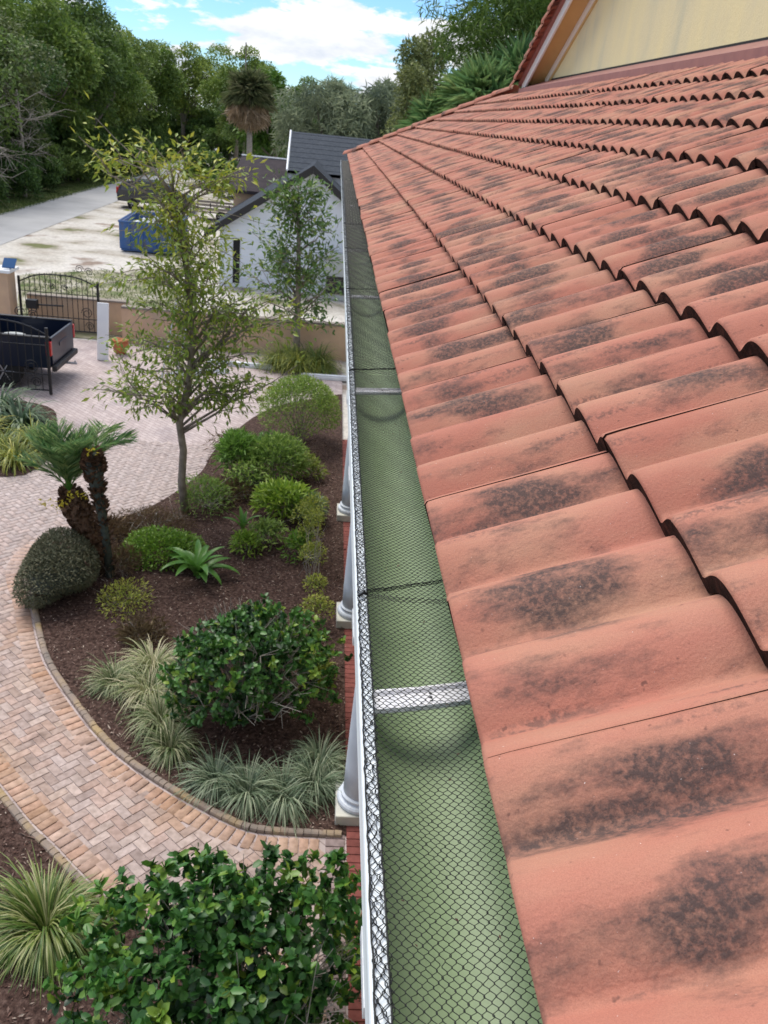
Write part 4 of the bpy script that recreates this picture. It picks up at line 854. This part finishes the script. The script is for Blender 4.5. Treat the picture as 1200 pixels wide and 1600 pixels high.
for i, (x, y, L, m, lab) in enumerate(((-2.3, 8.55, .42, 'lirio', 'pale variegated grass tufts between the curved edging and the twiggy glossy shrub'), (-1.85, 8.35, .5, 'lirio', None), (-1.62, 7.85, .48, 'lirio', None), (-1.9, 8.9, .5, 'lirio', None), (-1.42, 7.45, .4, 'lirio', None),
        (-.85, 6.95, .42, 'lirio2', 'silvery grass tufts between the glossy shrub and the edging by the porch'), (-.5, 6.8, .45, 'lirio2', None), (-.12, 6.75, .42, 'lirio2', None), (.2, 6.95, .46, 'lirio2', None), (.25, 7.3, .4, 'lirio2', None))):
    cur = ('pale variegated grass tuft, %s along the curved edging counted from the clipped mound' % ('second', 'third', 'fourth', 'first', 'fifth')[i]) if m == 'lirio' else ('silvery grass tuft, %s from the porch column along the bed edging' % ('fifth', 'fourth', 'third', 'second', 'first')[i - 5])
    tuft(cur, (x, y, 0), 340, L * 1.18, .0105, m, 60 + i, LG + (' by the porch' if m == 'lirio2' else ' bend'), base=.09)
shrub('clipped_shrub', 'dense clipped dusky grey green mound at the brick edging', 'shrub', (-3.62, 10.72, .33), (.50, .70, .44), 13000, .042, .022, 'clipped', 71, 0, lumps=14, rich=False, shell=.72, jitter=1.0, low=-.6, amp=.34)
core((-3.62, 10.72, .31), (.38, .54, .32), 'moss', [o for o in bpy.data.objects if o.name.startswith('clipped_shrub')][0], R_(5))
mb = MB()
# ground covers and small plants
shrub('groundcover_plant', 'low bright lime green groundcover beside the broad leaved lily', 'plant', (-2.35, 11.95, .1), (.72, .55, .26), 3600, .06, .032, 'lime', 72, 0, rich=False, shell=.3, jitter=.6, lumps=7)
shrub('groundcover_plant', 'low brown straw dry plant patch at the foot of the young tree', 'plant', (-2.75, 12.85, .08), (.75, .62, .24), 1500, .10, .006, 'dry', 73, 20, rich=False, shell=.1, jitter=1.2)
shrub('groundcover_plant', 'small yellowing plant between the mound and the palm roots', 'plant', (-2.62, 10.4, .08), (.34, .42, .2), 800, .06, .018, 'yellowg', 74, 10, rich=False, shell=.1)
shrub('groundcover_plant', 'olive leafy weeds around the young tree trunk', 'plant', (-1.95, 13.9, .15), (.5, .6, .36), 1400, .09, .02, 'bushy', 75, 20, rich=False, shell=.1)
G2 = 'leafy shrubs behind the mulch bed'
shrub('round_shrub', 'tall rounded fine leaved green shrub beside the far porch column', 'shrub', (-.42, 17.6, .72), (.92, .95, .78), 7500, .075, .024, 'bushy', 76, 40, rich=False, shell=.5, twm='bark')
shrub('leafy_shrub', 'upright green spear leaved shrub on the driveway side of the bed', 'shrub', (-1.55, 15.3, .45), (.42, .45, .5), 1300, .17, .034, 'mid', 77, 14, rich=False, shell=.2)
shrub('leafy_shrub', 'green bushy plant with pale flowers in front of the rounded shrub', 'shrub', (-.8, 15.2, .42), (.62, .55, .5), 2600, .12, .028, 'bushy', 78, 20, rich=False, shell=.3)
shrub('leafy_shrub', 'bright lime clump of leaves in the middle of the mulch bed', 'shrub', (-.55, 13.75, .25), (.52, .45, .34), 1200, .16, .04, 'lime', 79, 8, rich=False, shell=.1)
shrub('leafy_shrub', 'grey green low plant near the second porch column', 'shrub', (-.05, 13.6, .2), (.3, .4, .28), 700, .11, .03, 'agave', 80, 8, rich=False, shell=.1)
rs = R_(81); t = thing('slender_shrub', (.02, 11.3, .012), 'slender yellow green shrub climbing in tiers beside the column bases', 'shrub')
parts = [bush_leaves((.05 + dx_, 10.6 + dy_, z_), (rr, rr, rr * .9), n_, .05, .022, rs, rich=False, shell=.1) for dx_, dy_, z_, rr, n_ in ((-.05, 1.9, .75, .26, 500), (-.1, 1.6, .45, .2, 320), (-.15, 2.4, .35, .28, 420), (.0, .9, .42, .22, 420), (.05, .2, .3, .18, 300), (.1, -.5, .3, .24, 480), (-.02, 1.2, .9, .16, 220))]
v, f, q = cat3(parts); o = npmesh('foliage', v, f, 'yellowg', t, q); o['kind'] = 'stuff'
mb = MB(); twigs(mb, (.0, 11.5, .5), (.15, 1.2, .4), 14, rs, .006, (.0, 11.4, .02)); mb.build('branches', 'paletwig', t)
GW = 'small weeds and seedlings in the mulch bed'
rw = R_(85)
for i, (x, y, h, m_, sz, lab) in enumerate(((-1.05, 12.3, .22, 'lime', .26, 'small lime seedling beside the broad leaved lily'), (-.75, 12.6, .3, 'bushy', .3, 'loose green weed in the middle of the mulch bed'), (-1.25, 14.6, .4, 'bushy', .42, 'loose green bush between the young tree and the spear leaved shrub'), (-.95, 16.4, .35, 'mid', .5, 'green leafy bush tucked before the rounded shrub'), (-.15, 15.6, .3, 'yellowg', .38, 'yellowish bush near the far column base'), (-1.75, 16.7, .25, 'dry', .4, 'straw coloured dry plant on the driveway side of the bed'), (-1.6, 14.3, .2, 'dry', .45, 'dry brown grass beside the young tree'), (-3.3, 12.5, .16, 'dry', .5, 'straw coloured dry grass behind the feathery palm'), (-2.2, 9.6, .1, 'dry', .3, 'flat dry weed behind the variegated tufts'), (-.35, 9.4, .3, 'mid', .3, 'dark green seedling behind the twiggy glossy shrub'), (.15, 8.9, .2, 'yellowg', .22, 'yellow green seedling beside the middle column base'), (-2.9, 11.4, .2, 'dry', .3, 'brown fibrous litter at the palm foot'), (-.2, 12.2, .28, 'lime', .24, 'lime sprout under the slender tiered shrub'))):
    shrub('bed_plant', lab, 'plant', (x, y, h * .6), (sz, sz, h), int(900 * sz + 250), .11 if m_ != 'dry' else .16, .03 if m_ != 'dry' else .006, m_, 500 + i, 9, GW, rich=False, shell=.1, jitter=1.0, amp=.5)
# broad leaved lily: each leaf a part
def strap_leaf(name, base, az, L, W, e0, bend, parent, m, segs=9, fold=.25):
    p = Vector(base); e = e0; pts = []; d = Vector((cos(az), sin(az), 0)); s = Vector((-sin(az), cos(az), 0)); V_ = []
    for i in range(segs + 1):
        t = i / segs; w = W * (sin(pi * min(1, .12 + t * .88)) ** .7) * (1 if t < .97 else .3)
        n_ = Vector((0, 0, 1)) * cos(e) - d * sin(e); V_ += [p - s * w / 2 + n_ * w * fold, p, p + s * w / 2 + n_ * w * fold]
        p = p + (d * cos(e) + Vector((0, 0, 1)) * sin(e)) * L / segs; e -= bend / segs
        if p.z < .03: p.z = .03
    mb = MB(); mb.add(V_, [(3 * i + a, 3 * i + a + 1, 3 * i + a + 4, 3 * i + a + 3) for i in range(segs) for a in (0, 1)]); return mb.build(name, m, parent, smooth=True)
t = thing('broad_leaf_lily', (-1.72, 11.35, .012), 'broad strap leaved bright green lily on the mulch', 'plant')
rl = R_(90)
for i in range(17): strap_leaf('leaf', (-1.72 + rl.normal() * .03, 11.35 + rl.normal() * .03, .02), i * 2.4 + rl.normal() * .2, rl.uniform(.6, .85), rl.uniform(.10, .14), rl.uniform(.85, 1.45), rl.uniform(.9, 2.2), t, 'broad')
t = thing('young_lily', (-1.2, 13.0, .012), 'small upright lily with few broad green leaves under the bushes', 'plant')
for i in range(7): strap_leaf('leaf', (-1.2, 13.0, .02), i * 1.9, rl.uniform(.35, .55), .08, rl.uniform(1.0, 1.45), rl.uniform(.4, 1.4), t, 'broad')
# strap plants on the left by the truck, grass clump by the wall
GA = 'strap leaf clumps beside the gate'
for i, (x, y, L) in enumerate(((-7.0, 17.9, 1.0), (-6.3, 17.2, .9), (-7.6, 17.2, 1.0))): tuft('blue green strap leaved clump in the bed in front of the pickup', (x, y, 0), 170, L, .05, 'agave', 100 + i, GA, 'strap_leaf_clump', base=.2, spread=1.05)
GB = 'yellow green grass clumps in the gate bed'
for i, (x, y) in enumerate(((-6.3, 15.9), (-5.75, 16.2), (-6.9, 15.6), (-5.8, 15.3), (-6.9, 16.6))): tuft('yellow green leafy grass clump behind the feathery palm', (x, y, 0), 260, .7, .024, 'gold', 110 + i, GB, 'grass_clump', base=.2)
GC = 'golden grass clumps under the peach wall'
for i, (x, y) in enumerate(((-1.25, 23.5), (-.7, 23.4), (-.15, 23.55), (-1.0, 23.9), (-.4, 24.0))): tuft('golden green fountain grass clump under the peach wall', (x, y, 0), 420, .95, .02, 'gold', 120 + i, GC, 'grass_clump', base=.25)
# pygmy date palms: two fat trunks, fronds
def palm(name, label, pts, rads, ntop, L, seed, lean, dead=0, elev=(20, 80), group=None):
    r = R_(seed); t = thing(name, pts[0], label, 'palm', group)
    mb = MB(); mb.tube(pts, rads, 14); tk = mb.build('trunk', 'palmbark', t, smooth=True)
    # leaf-base boots
    P = []; D = []
    for _ in range(420):
        u_ = r.random() ** .6; i = min(int(u_ * (len(pts) - 1)), len(pts) - 2); w_ = u_ * (len(pts) - 1) - i; a = r.random() * 2 * pi
        p = np.array(pts[i]) * (1 - w_) + np.array(pts[i + 1]) * w_; rr = rads[i] * (1 - w_) + rads[i + 1] * w_; d = np.array([cos(a), sin(a), .0]); P.append(p + d * rr * .9); D.append(d * .8 + np.array([0, 0, .9]))
    v, f, q = leaves(np.array(P), np.array(D), .11, .06, r, rich=True, droop=.05); ob = npmesh('leaf_bases', v, f, 'palmbark', tk, q); ob['kind'] = 'stuff'
    top = np.array(pts[-1], float)
    for i in range(ntop):
        az = i * 2.4 + r.normal() * .2; e = np.radians(r.uniform(*elev)); ln = L * r.uniform(.75, 1.1); n = 18; p = top.copy(); P = []; Tn = []
        for k in range(n + 1):
            d = np.array([cos(az) * cos(e), sin(az) * cos(e), sin(e)]) + np.array(lean) * .5; d /= np.linalg.norm(d); P.append(p.copy()); Tn.append(d); p = p + d * ln / n; e -= r.uniform(.02, .07)
        P = np.array(P); Tn = np.array(Tn); mb = MB(); mb.tube([tuple(x) for x in P], list(np.linspace(.014, .003, n + 1)), 4); fr = mb.build('frond', 'palm', t); fr.data.materials[0] = M['broad']
        k = np.repeat(np.arange(3, n + 1), 4); side = np.tile([1, -1] * 2, n - 2); jit = r.random(len(k)) * .9
        base = P[k] + Tn[k] * (jit * ln / n)[:, None]; sd_ = nrm(np.cross(Tn[k], [0, 0, 1.])) * side[:, None]
        dd = nrm(sd_ * .75 + Tn[k] * .75 + np.array([0, 0, .25]) + r.normal(size=base.shape) * .09); lf = .36 * np.sin(pi * np.clip((k + 1) / (n + 2), .12, .93)) + .06
        v, f, q = leaves(base, dd, lf, .012, r, rich=False, droop=.06); lo = npmesh('leaflets', v, f, 'palm', fr, q); lo['kind'] = 'stuff'
    return t
palm('date_palm', 'feathery pygmy date palm with stout brown shaggy trunk leaning outward', [(-3.12, 11.35, .01), (-3.25, 11.42, .35), (-3.45, 11.5, .7), (-3.58, 11.55, 1.0), (-3.64, 11.58, 1.22)], [.09, .11, .16, .19, .09], 24, .98, 130, (-.2, .15, .5), elev=(55, 89))
palm('date_palm', 'slim palm stem with dark shaggy head and one bent frond', [(-3.0, 11.2, .01), (-3.06, 11.25, .7), (-3.14, 11.3, 1.3), (-3.2, 11.35, 1.72), (-3.22, 11.38, 1.95)], [.065, .06, .07, .14, .06], 2, .62, 131, (.9, -.1, .1), elev=(30, 50))
t = [o for o in bpy.data.objects if o.name.startswith('date_palm')][1]
for ch in t.children:
    if ch.name.startswith('trunk'): ch.data.materials[0] = M['moss']
rf = R_(140); P = np.array([(-3.62, 11.2, 1.18), (-3.5, 11.25, 1.28), (-3.75, 11.3, 1.1), (-3.35, 11.3, 1.3), (-3.9, 11.25, 1.15), (-3.2, 11.25, 2.02)]); P = np.repeat(P, 14, 0) + rf.normal(size=(84, 3)) * .035
v, f, q = leaves(P, rf.normal(size=P.shape) + [0, 0, .6], .06, .03, rf, rich=False); o = npmesh('palm_flowers', v, f, 'yellow', [o for o in bpy.data.objects if o.name.startswith('date_palm')][0], q)
# trees with explicit branch tips
def tip_tree(name, label, cat, trunk, tr, tips, m, seed, L, W, per, droop=.5, sub=3, clr=.2, barkm='bark', rich=False, crownrnd=None, leafup=-.25):
    r = R_(seed); t = thing(name, trunk[0], label, cat); mb = MB(); mb.tube(trunk, tr, 9); mb.build('trunk', barkm, t, smooth=True)
    tp = np.array(trunk, float); mb = MB(); LP = []; LD = []
    for (x, y, z) in tips:
        e = np.array((x, y, z)); zs = max(tp[0][2] + .25 * (tp[-1][2] - tp[0][2]), z - r.uniform(.35, 1.0) * max(.5, np.hypot(x - tp[-1][0], y - tp[-1][1]) * .9))
        zs = min(zs, tp[-1][2]); i = int(np.clip(np.searchsorted(tp[:, 2], zs) - 1, 0, len(tp) - 2)); w_ = (zs - tp[i][2]) / (tp[i + 1][2] - tp[i][2]); b = tp[i] * (1 - w_) + tp[i + 1] * w_
        m1 = b * .6 + e * .4 + r.normal(size=3) * .07 + np.array([0, 0, .1]); m2 = b * .25 + e * .75 + r.normal(size=3) * .06 + np.array([0, 0, .06])
        r0 = .010 + .012 * np.linalg.norm(e - b); mb.tube([b, m1, m2, e], [r0, r0 * .7, r0 * .45, r0 * .2], 5)
        ends = [(m2, e)]
        for _ in range(sub):
            st = m1 + (e - m1) * r.random(); en = st + (e - b) * .25 + r.normal(size=3) * np.array([.3, .3, .22]); mb.tube([st, (st + en) / 2 + r.normal(size=3) * .03, en], [r0 * .4, r0 * .3, r0 * .15], 4, cap=False); ends.append((st, en))
        for (a, c_) in ends:
            k = per; u_ = r.random(k) ** .6; P = a + (c_ - a) * u_[:, None] + r.normal(size=(k, 3)) * clr * .45; LP.append(P); LD.append(nrm(P - (a * .4 + c_ * .6)) * .7 + r.normal(size=(k, 3)) * .5 + nrm((c_ - a)[None]) * .4 + np.array([0, 0, leafup]))
    mb.build('branches', barkm, t, smooth=True); P = np.concatenate(LP); D = np.concatenate(LD); n = len(P); q = r.random(n) * .7 + (.3 * crownrnd(P) if crownrnd is not None else 0)
    v, f, q = leaves(P, D, L * r.uniform(.6, 1.25, n), W * r.uniform(.7, 1.2, n), r, rich=rich, rnd=np.clip(q, 0, 1), droop=.1); o = npmesh('foliage', v, f, m, t, q); o['kind'] = 'stuff'; return t
r = R_(150); tips = []
for (cx, cz, rx, rz, k) in ((-2.6, 2.55, 1.25, .62, 24), (-1.5, 2.8, .65, .7, 13), (-2.2, 3.45, 1.1, .5, 18), (-2.1, 4.2, .9, .5, 15), (-2.35, 4.85, .85, .4, 11), (-1.2, 3.7, .55, .4, 7), (-2.9, 4.2, .5, .25, 3), (-3.15, 5.7, .45, .16, 4), (-2.5, 5.8, .5, .22, 5), (-1.75, 5.7, .35, .28, 5), (-2.3, 5.1, .8, .3, 5)):
    for _ in range(k):
        d = sphere_dirs(1, r)[0]; rr = r.uniform(.5, 1); tips.append((cx + d[0] * rx * rr, 13.5 + d[1] * rx * rr * .9, cz + d[2] * rz * rr))
tip_tree('young_tree', 'slender young tree with sparse yellow green leaves standing in the bed', 'tree', [(-2.28, 13.6, .01), (-2.34, 13.6, .6), (-2.30, 13.58, 1.2), (-2.36, 13.55, 1.7), (-2.2, 13.5, 2.4), (-2.12, 13.5, 3.2), (-2.2, 13.5, 3.9), (-2.25, 13.5, 4.6), (-2.4, 13.5, 5.3)], [.075, .07, .065, .062, .055, .045, .035, .025, .015], tips, 'young', 151, .13, .046, 15, sub=3, clr=.19, crownrnd=lambda P: np.clip((P[:, 2] - 3.5) / 2.3, 0, 1))
r = R_(160); tips = []
for _ in range(85):
    z = r.uniform(.9, 4.6); a = r.random() * 2 * pi; w_ = np.interp(z, [.8, 2, 3.2, 4.9], [1.1, 1.7, 1.3, .4]) * r.uniform(.35, 1.0); tips.append((-.75 + w_ * cos(a) - .05 * z, 24.45 + w_ * sin(a) * .6, z + .2))
tip_tree('magnolia_tree', 'slim evergreen tree with leathery leaves before the white gable wall', 'tree', [(-.8, 24.5, 0), (-.83, 24.5, .8), (-.85, 24.5, 2), (-.9, 24.5, 3.2), (-.97, 24.5, 4.4), (-1.0, 24.5, 4.9)], [.11, .10, .085, .06, .035, .02], tips, 'magnolia', 161, .20, .08, 11, sub=2, clr=.28, leafup=.1)

# ------------------------------------------------------------ far trees
def crown(seed, n, rx, rz, L, lumps, style='round', gap=.0):
    r = R_(seed); V_ = []
    ld = []
    for i in range(lumps):
        d = sphere_dirs(1, r)[0]; rr = r.uniform(.35, .95)
        c = d * np.array([rx, rx, rz]) * rr
        if style == 'cone': zz2 = r.uniform(-1, 1); k = (1 - (zz2 + 1) / 2) * .9 + .06; a = r.random() * 2 * pi; c = np.array([rx * k * cos(a) * .8, rx * k * sin(a) * .8, rz * zz2])
        s = r.uniform(.22, .42) * (rx + rz) / 2; ld.append((c, s))
    per = n // lumps; parts = []
    for c, s in ld:
        d = sphere_dirs(per, r); d[:, 2] = np.where(d[:, 2] < -.5, -d[:, 2], d[:, 2]); rad = s * (.45 + .6 * r.random(per) ** .6); P = c + d * rad[:, None] * np.array([1, 1, .8])
        D = d * .5 + r.normal(size=(per, 3)) * .6 + np.array([0, 0, -.35 if style == 'weep' else -.05])
        q = np.clip(.15 + .7 * r.random(per) * (.6 + .4 * (rad / s)) + r.normal() * .12, 0, 1)
        parts.append(leaves(P, D, L * r.uniform(.6, 1.35, per) * (1.9 if style == 'weep' else 1), L * r.uniform(.35, .65, per) * (.35 if style == 'weep' else 1), r, rich=False, rnd=q))
    v, f, q = cat3(parts); return v, f, q, ld
VAR = {}
def tree_variant(key, m, seed, n, rx, rz, L, lumps, style, hz, trunk_r=.28, barkm='bark'):
    v, f, q, ld = crown(seed, n, rx, rz, L, lumps, style); v = v + np.array([0, 0, hz]); root = thing('tree', (0, 0, 0), '', 'tree')
    o = npmesh('crown', v, f, m, root, q, local=True); o['kind'] = 'stuff'; r = R_(seed + 1)
    mb = MB(); mb.tube([(0, 0, -.1), (r.normal() * .1, r.normal() * .1, hz * .4), (r.normal() * .3, r.normal() * .3, hz)], [trunk_r, trunk_r * .75, trunk_r * .4], 8); tk = mb.build('trunk', barkm, root, local=True, smooth=True)
    mb = MB()
    for c, s in ld[:14]: p = np.array([0, 0, hz * r.uniform(.4, .8)]); e = c * .85 + np.array([0, 0, hz]); mb.tube([p, (p + e) / 2 + r.normal(size=3) * .25, e], [trunk_r * .4, trunk_r * .25, .03], 5)
    mb.build('limbs', barkm, tk, local=True); VAR[key] = [root, False]
def put_tree(key, x, y, s, a, label, group, zs=1.0):
    root, used = VAR[key]
    o = root if not used else copy_tree(root)
    VAR[key][1] = True; o.location = (x, y, -.06); o.scale = (s, s, s * zs); o.rotation_euler.z = a; o['label'] = label; o['group'] = group; return o
tree_variant('dark1', 'tree_dark', 201, 15000, 4.2, 4.4, .32, 42, 'round', 6.6)
tree_variant('dark2', 'tree_dark', 202, 15000, 3.8, 4.6, .30, 38, 'round', 6.4)
tree_variant('mid1', 'tree_mid', 203, 15000, 4.0, 4.3, .32, 40, 'round', 6.6)
tree_variant('mid2', 'tree_mid', 204, 14000, 3.4, 4.8, .32, 34, 'round', 6.9)
tree_variant('olive', 'tree_olive', 205, 15000, 4.2, 4.2, .28, 40, 'round', 6.2)
tree_variant('light', 'tree_light', 206, 9000, 3.0, 3.0, .34, 26, 'round', 4.6)
tree_variant('grey', 'tree_grey', 207, 14000, 3.2, 3.8, .26, 34, 'weep', 4.6)
tree_variant('cone', 'tree_olive', 208, 7000, 1.7, 4.2, .26, 34, 'cone', 4.6, .15)
tree_variant('under', 'tree_dark', 209, 9000, 2.8, 1.9, .26, 30, 'round', 1.8, .12)
tree_variant('feather', 'tree_mid', 210, 20000, 4.6, 5.2, .22, 60, 'weep', 10.0, .3)
rr_ = R_(220); GL = 'trees lining the lane'; ORD = ('first', 'second', 'third', 'fourth', 'fifth', 'sixth', 'seventh', 'eighth', 'ninth', 'tenth', 'eleventh')
LABS = {'dark1': 'dense dark green broadleaf tree in the row beyond the lane', 'dark2': 'dense dark green broadleaf tree in the row beyond the lane', 'mid1': 'mid green broadleaf tree in the row beyond the lane', 'mid2': 'mid green broadleaf tree in the row beyond the lane', 'olive': 'olive green spreading tree in the row beyond the lane'}
for i, (k, x, y, s) in enumerate((('olive', -24.2, 50, .95), ('dark1', -23.6, 57, .88), ('olive', -23.8, 64, 1.0), ('dark2', -24.2, 71, .92), ('mid1', -24.5, 78, 1.08), ('dark1', -24.8, 86, 1.2), ('mid2', -24.6, 94, 1.18), ('mid1', -26, 103, 1.12), ('dark2', -27, 113, 1.25), ('mid2', -25, 122, 1.1), ('mid1', -22, 132, 1.15),
        ('olive', -30, 60, 1.05), ('mid1', -31, 72, 1.05), ('dark1', -32, 85, 1.15), ('mid2', -33, 98, 1.25), ('dark1', -34, 112, 1.2), ('olive', -24.5, 43, 1.0))):
    put_tree(k, x, y, s * 1.12, rr_.random() * 6.28, (LABS[k].replace(' in the row beyond the lane', ', %s along the lane front row from the bare snags' % ORD[i]) if i < 11 else LABS[k].replace('in the row', 'in the back row')), GL)
for i in range(17):
    y = 44 + i * 5.2; put_tree('under', -20.9 - rr_.random() * 1.4 - max(0, (y - 90) * .06), y, rr_.uniform(.75, 1.15), rr_.random() * 6.28, 'low dark bushy undergrowth at the foot of the trees along the lane', 'undergrowth along the lane')
for i in range(11):
    y = 62 + i * 8.5; put_tree('under', -25.5 - rr_.random() * 2.5 - max(0, (y - 90) * .05), y, rr_.uniform(1.2, 1.6), rr_.random() * 6.28, 'tall dark thicket between the trunks of the lane trees', 'thickets behind the lane trees')
for i in range(4): put_tree('under', -22.5 + i * 3.4, 138 + i * 3, 2.1, rr_.random() * 6.28, 'dark thicket closing the far end of the lane', 'thickets at the far end of the lane')
GM = 'trees behind the white house'
for (k, x, y, s, lab) in (('light', -5.5, 82, 1.25, 'bright yellow green tree behind the sabal palm'), ('dark2', -9, 100, .95, 'dark broadleaf tree far behind the white house'), ('mid1', -3, 108, .98, 'mid green tree far behind the white house'), ('mid1', -13, 118, 1.05, 'mid green tree far behind the white house'), ('grey', -1.2, 68, 1.15, 'greyish weeping tree behind the dark shingle roof'), ('grey', 3.0, 70, 1.2, 'greyish weeping tree between the dark shingle roof and the cypress'), ('dark2', 4.5, 105, 1.0, 'dark broadleaf tree far behind the white house'), ('dark1', 12, 100, .95, 'dark broadleaf tree far behind the white house'), ('olive', -6, 92, .7, 'olive tree behind the shed roof'),
        ('cone', 4.7, 62, 1.12, 'narrow conical cypress beside the weeping trees'), ('cone', 5.6, 75, 1.4, 'tall sparse cypress behind the roof hip'), ('cone', 7.2, 78, 1.5, 'tall sparse cypress behind the roof hip'), ('dark2', 20, 90, 1.1, 'dark broadleaf tree far behind the villa roof'), ('mid2', 9.0, 92, .95, 'mid green tree behind the cypresses'), ('under', -8, 74, .8, 'dark shrubbery at the foot of the sabal palm'), ('under', -3.2, 72, .9, 'dark shrubbery behind the shed'), ('under', -11.5, 82, 1.0, 'dark shrubbery at the end of the yard'), ('mid1', -17.5, 165, 1.5, 'mid green tree closing the far end of the lane'), ('under', -15, 128, 2.0, 'dark bushes at the far bend of the lane'), ('mid2', -12, 140, 1.2, 'mid green tree closing the far end of the yard')):
    put_tree(k, x, y, s, rr_.random() * 6.28, lab, GM)
put_tree('feather', 6.9, 38, .92, 1.0, 'tall feathery green tree rising behind the roof hip', 'feathery trees behind the villa')
put_tree('feather', 11.5, 46, 1.15, 2.6, 'taller feathery green tree half hidden by the gable roof edge', 'feathery trees behind the villa')
put_tree('mid2', 9.6, 48, .62, .6, 'small green tree below the feathery trees', 'trees behind the villa')
# bare grey branches in the left tree row
for i, (x, y, z) in enumerate(((-20.3, 54, 5.0), (-20.4, 60, 6.4), (-20.0, 51, 3.6))):
    r = R_(230 + i); t = thing('bare_snag', (x, y, -.06), 'bare grey branching snag in front of the lane trees', 'tree', 'bare snags along the lane'); mb = MB(); mb.tube([(x, y, -.06), (x + .1, y, z * .5), (x, y, z)], [.13, .1, .05], 6); mb.build('trunk', 'paletwig', t); mb = MB()
    for _ in range(26):
        b = np.array([x, y, z * r.uniform(.4, 1)]); e = b + r.normal(size=3) * np.array([1.2, 1.2, .7]) + [0, 0, .4]; m_ = (b + e) / 2 + r.normal(size=3) * .25; mb.tube([b, b * .6 + m_ * .4 + r.normal(size=3) * .12, m_, e * .6 + m_ * .4 + r.normal(size=3) * .18, e], [.035, .03, .024, .016, .008], 4)
        for _ in range(5): e2 = m_ + r.normal(size=3) * .5 + (e - b) * .3; mb.tube([m_, (m_ + e2) / 2 + r.normal(size=3) * .1, e2], [.016, .011, .005], 3)
    mb.build('branches', 'paletwig', t)
# sabal palm and palmettos
def fan_palm(name, label, x, y, h, R0, seed, n=70, dead=28, trunk=True, group=None, tr=.2, gm='sabal'):
    r = R_(seed); t = thing(name, (x, y, -.06), label, 'palm', group)
    if trunk: mb = MB(); mb.tube([(x, y, -.06), (x + .08, y, h * .5), (x, y, h)], [tr * 1.15, tr, tr * .9], 10); mb.build('trunk', 'paletwig', t, smooth=True)
    def fronds(cnt, lo, hi, m_, nm, k_):
        parts = []; mb = MB()
        for i in range(cnt):
            a = r.random() * 2 * pi; e = np.radians(r.uniform(lo, hi)); d = np.array([cos(a) * cos(e), sin(a) * cos(e), sin(e)]); c = np.array([x, y, h]) + d * R0 * r.uniform(.3, .55); k = 30
            s = nrm(np.cross(d, [0, 0, 1.])[None])[0]; w_ = np.linspace(-1.25, 1.25, k); D = d[None] * np.cos(w_)[:, None] + s[None] * np.sin(w_)[:, None] + r.normal(size=(k, 3)) * .07; D[:, 2] -= .15
            parts.append(leaves(np.tile(c, (k, 1)), D, R0 * .55 * k_ * r.uniform(.8, 1.1, k), R0 * .032, r, rich=False, droop=.22, rnd=np.clip(r.normal(.5, .2, k) + r.normal() * .15, 0, 1)))
        v, f, q = cat3(parts); o = npmesh(nm, v, f, m_, t, q); o['kind'] = 'stuff'
    fronds(n, -5, 85, gm, 'fronds', 1.0)
    if dead: fronds(dead, -75, -10, 'sabaldead', 'dead_fronds', 1.0)
fan_palm('sabal_palm', 'sabal palm with straight pale trunk and skirt of dead fronds', -6.0, 62, 7.3, 1.95, 301, 70, 60)
for i, (x, y, h, s) in enumerate(((4.9, 32, 7.0, 2.1), (6.4, 33, 7.7, 2.3), (3.6, 33, 6.2, 1.7))): fan_palm('palmetto', 'spiky green fan palm peeking over the roof hip', x, y, h, s, 310 + i, 40, 6, True, 'fan palms behind the roof hip', .16, 'palm')
# grass on the verge and lawn (uncountable)
def lawn(name, n, lo, hi, poly, label, seed):
    r = R_(seed); P = np.stack([r.uniform(lo[0], hi[0], n), r.uniform(lo[1], hi[1], n)], 1)
    if poly: P = P[in_poly(P[:, 0], P[:, 1], poly)]
    k = len(P); P = np.concatenate([P, np.full((k, 1), -.05)], 1); D = r.normal(size=(k, 3)) * .5 + [0, 0, 1]
    v, f, q = leaves(P, D, r.uniform(.06, .16, k), .03, r, rich=False); tag(npmesh(name, v, f, 'grass', None, q), label, 'grass', kind='stuff')
lawn('verge_grass', 16000, (-20.8, 40), (-18.5, 95), None, 'short green grass strip between the lane and the trees', 401)
lawn('lawn_grass', 4500, (-12, 25.2), (-4.6, 36.5), [(-9.2, 26.3), (-5.2, 26.3), (-4.6, 31), (-6.5, 35), (-9.5, 36.5), (-12, 34)], 'patchy green grass behind the peach wall', 402)
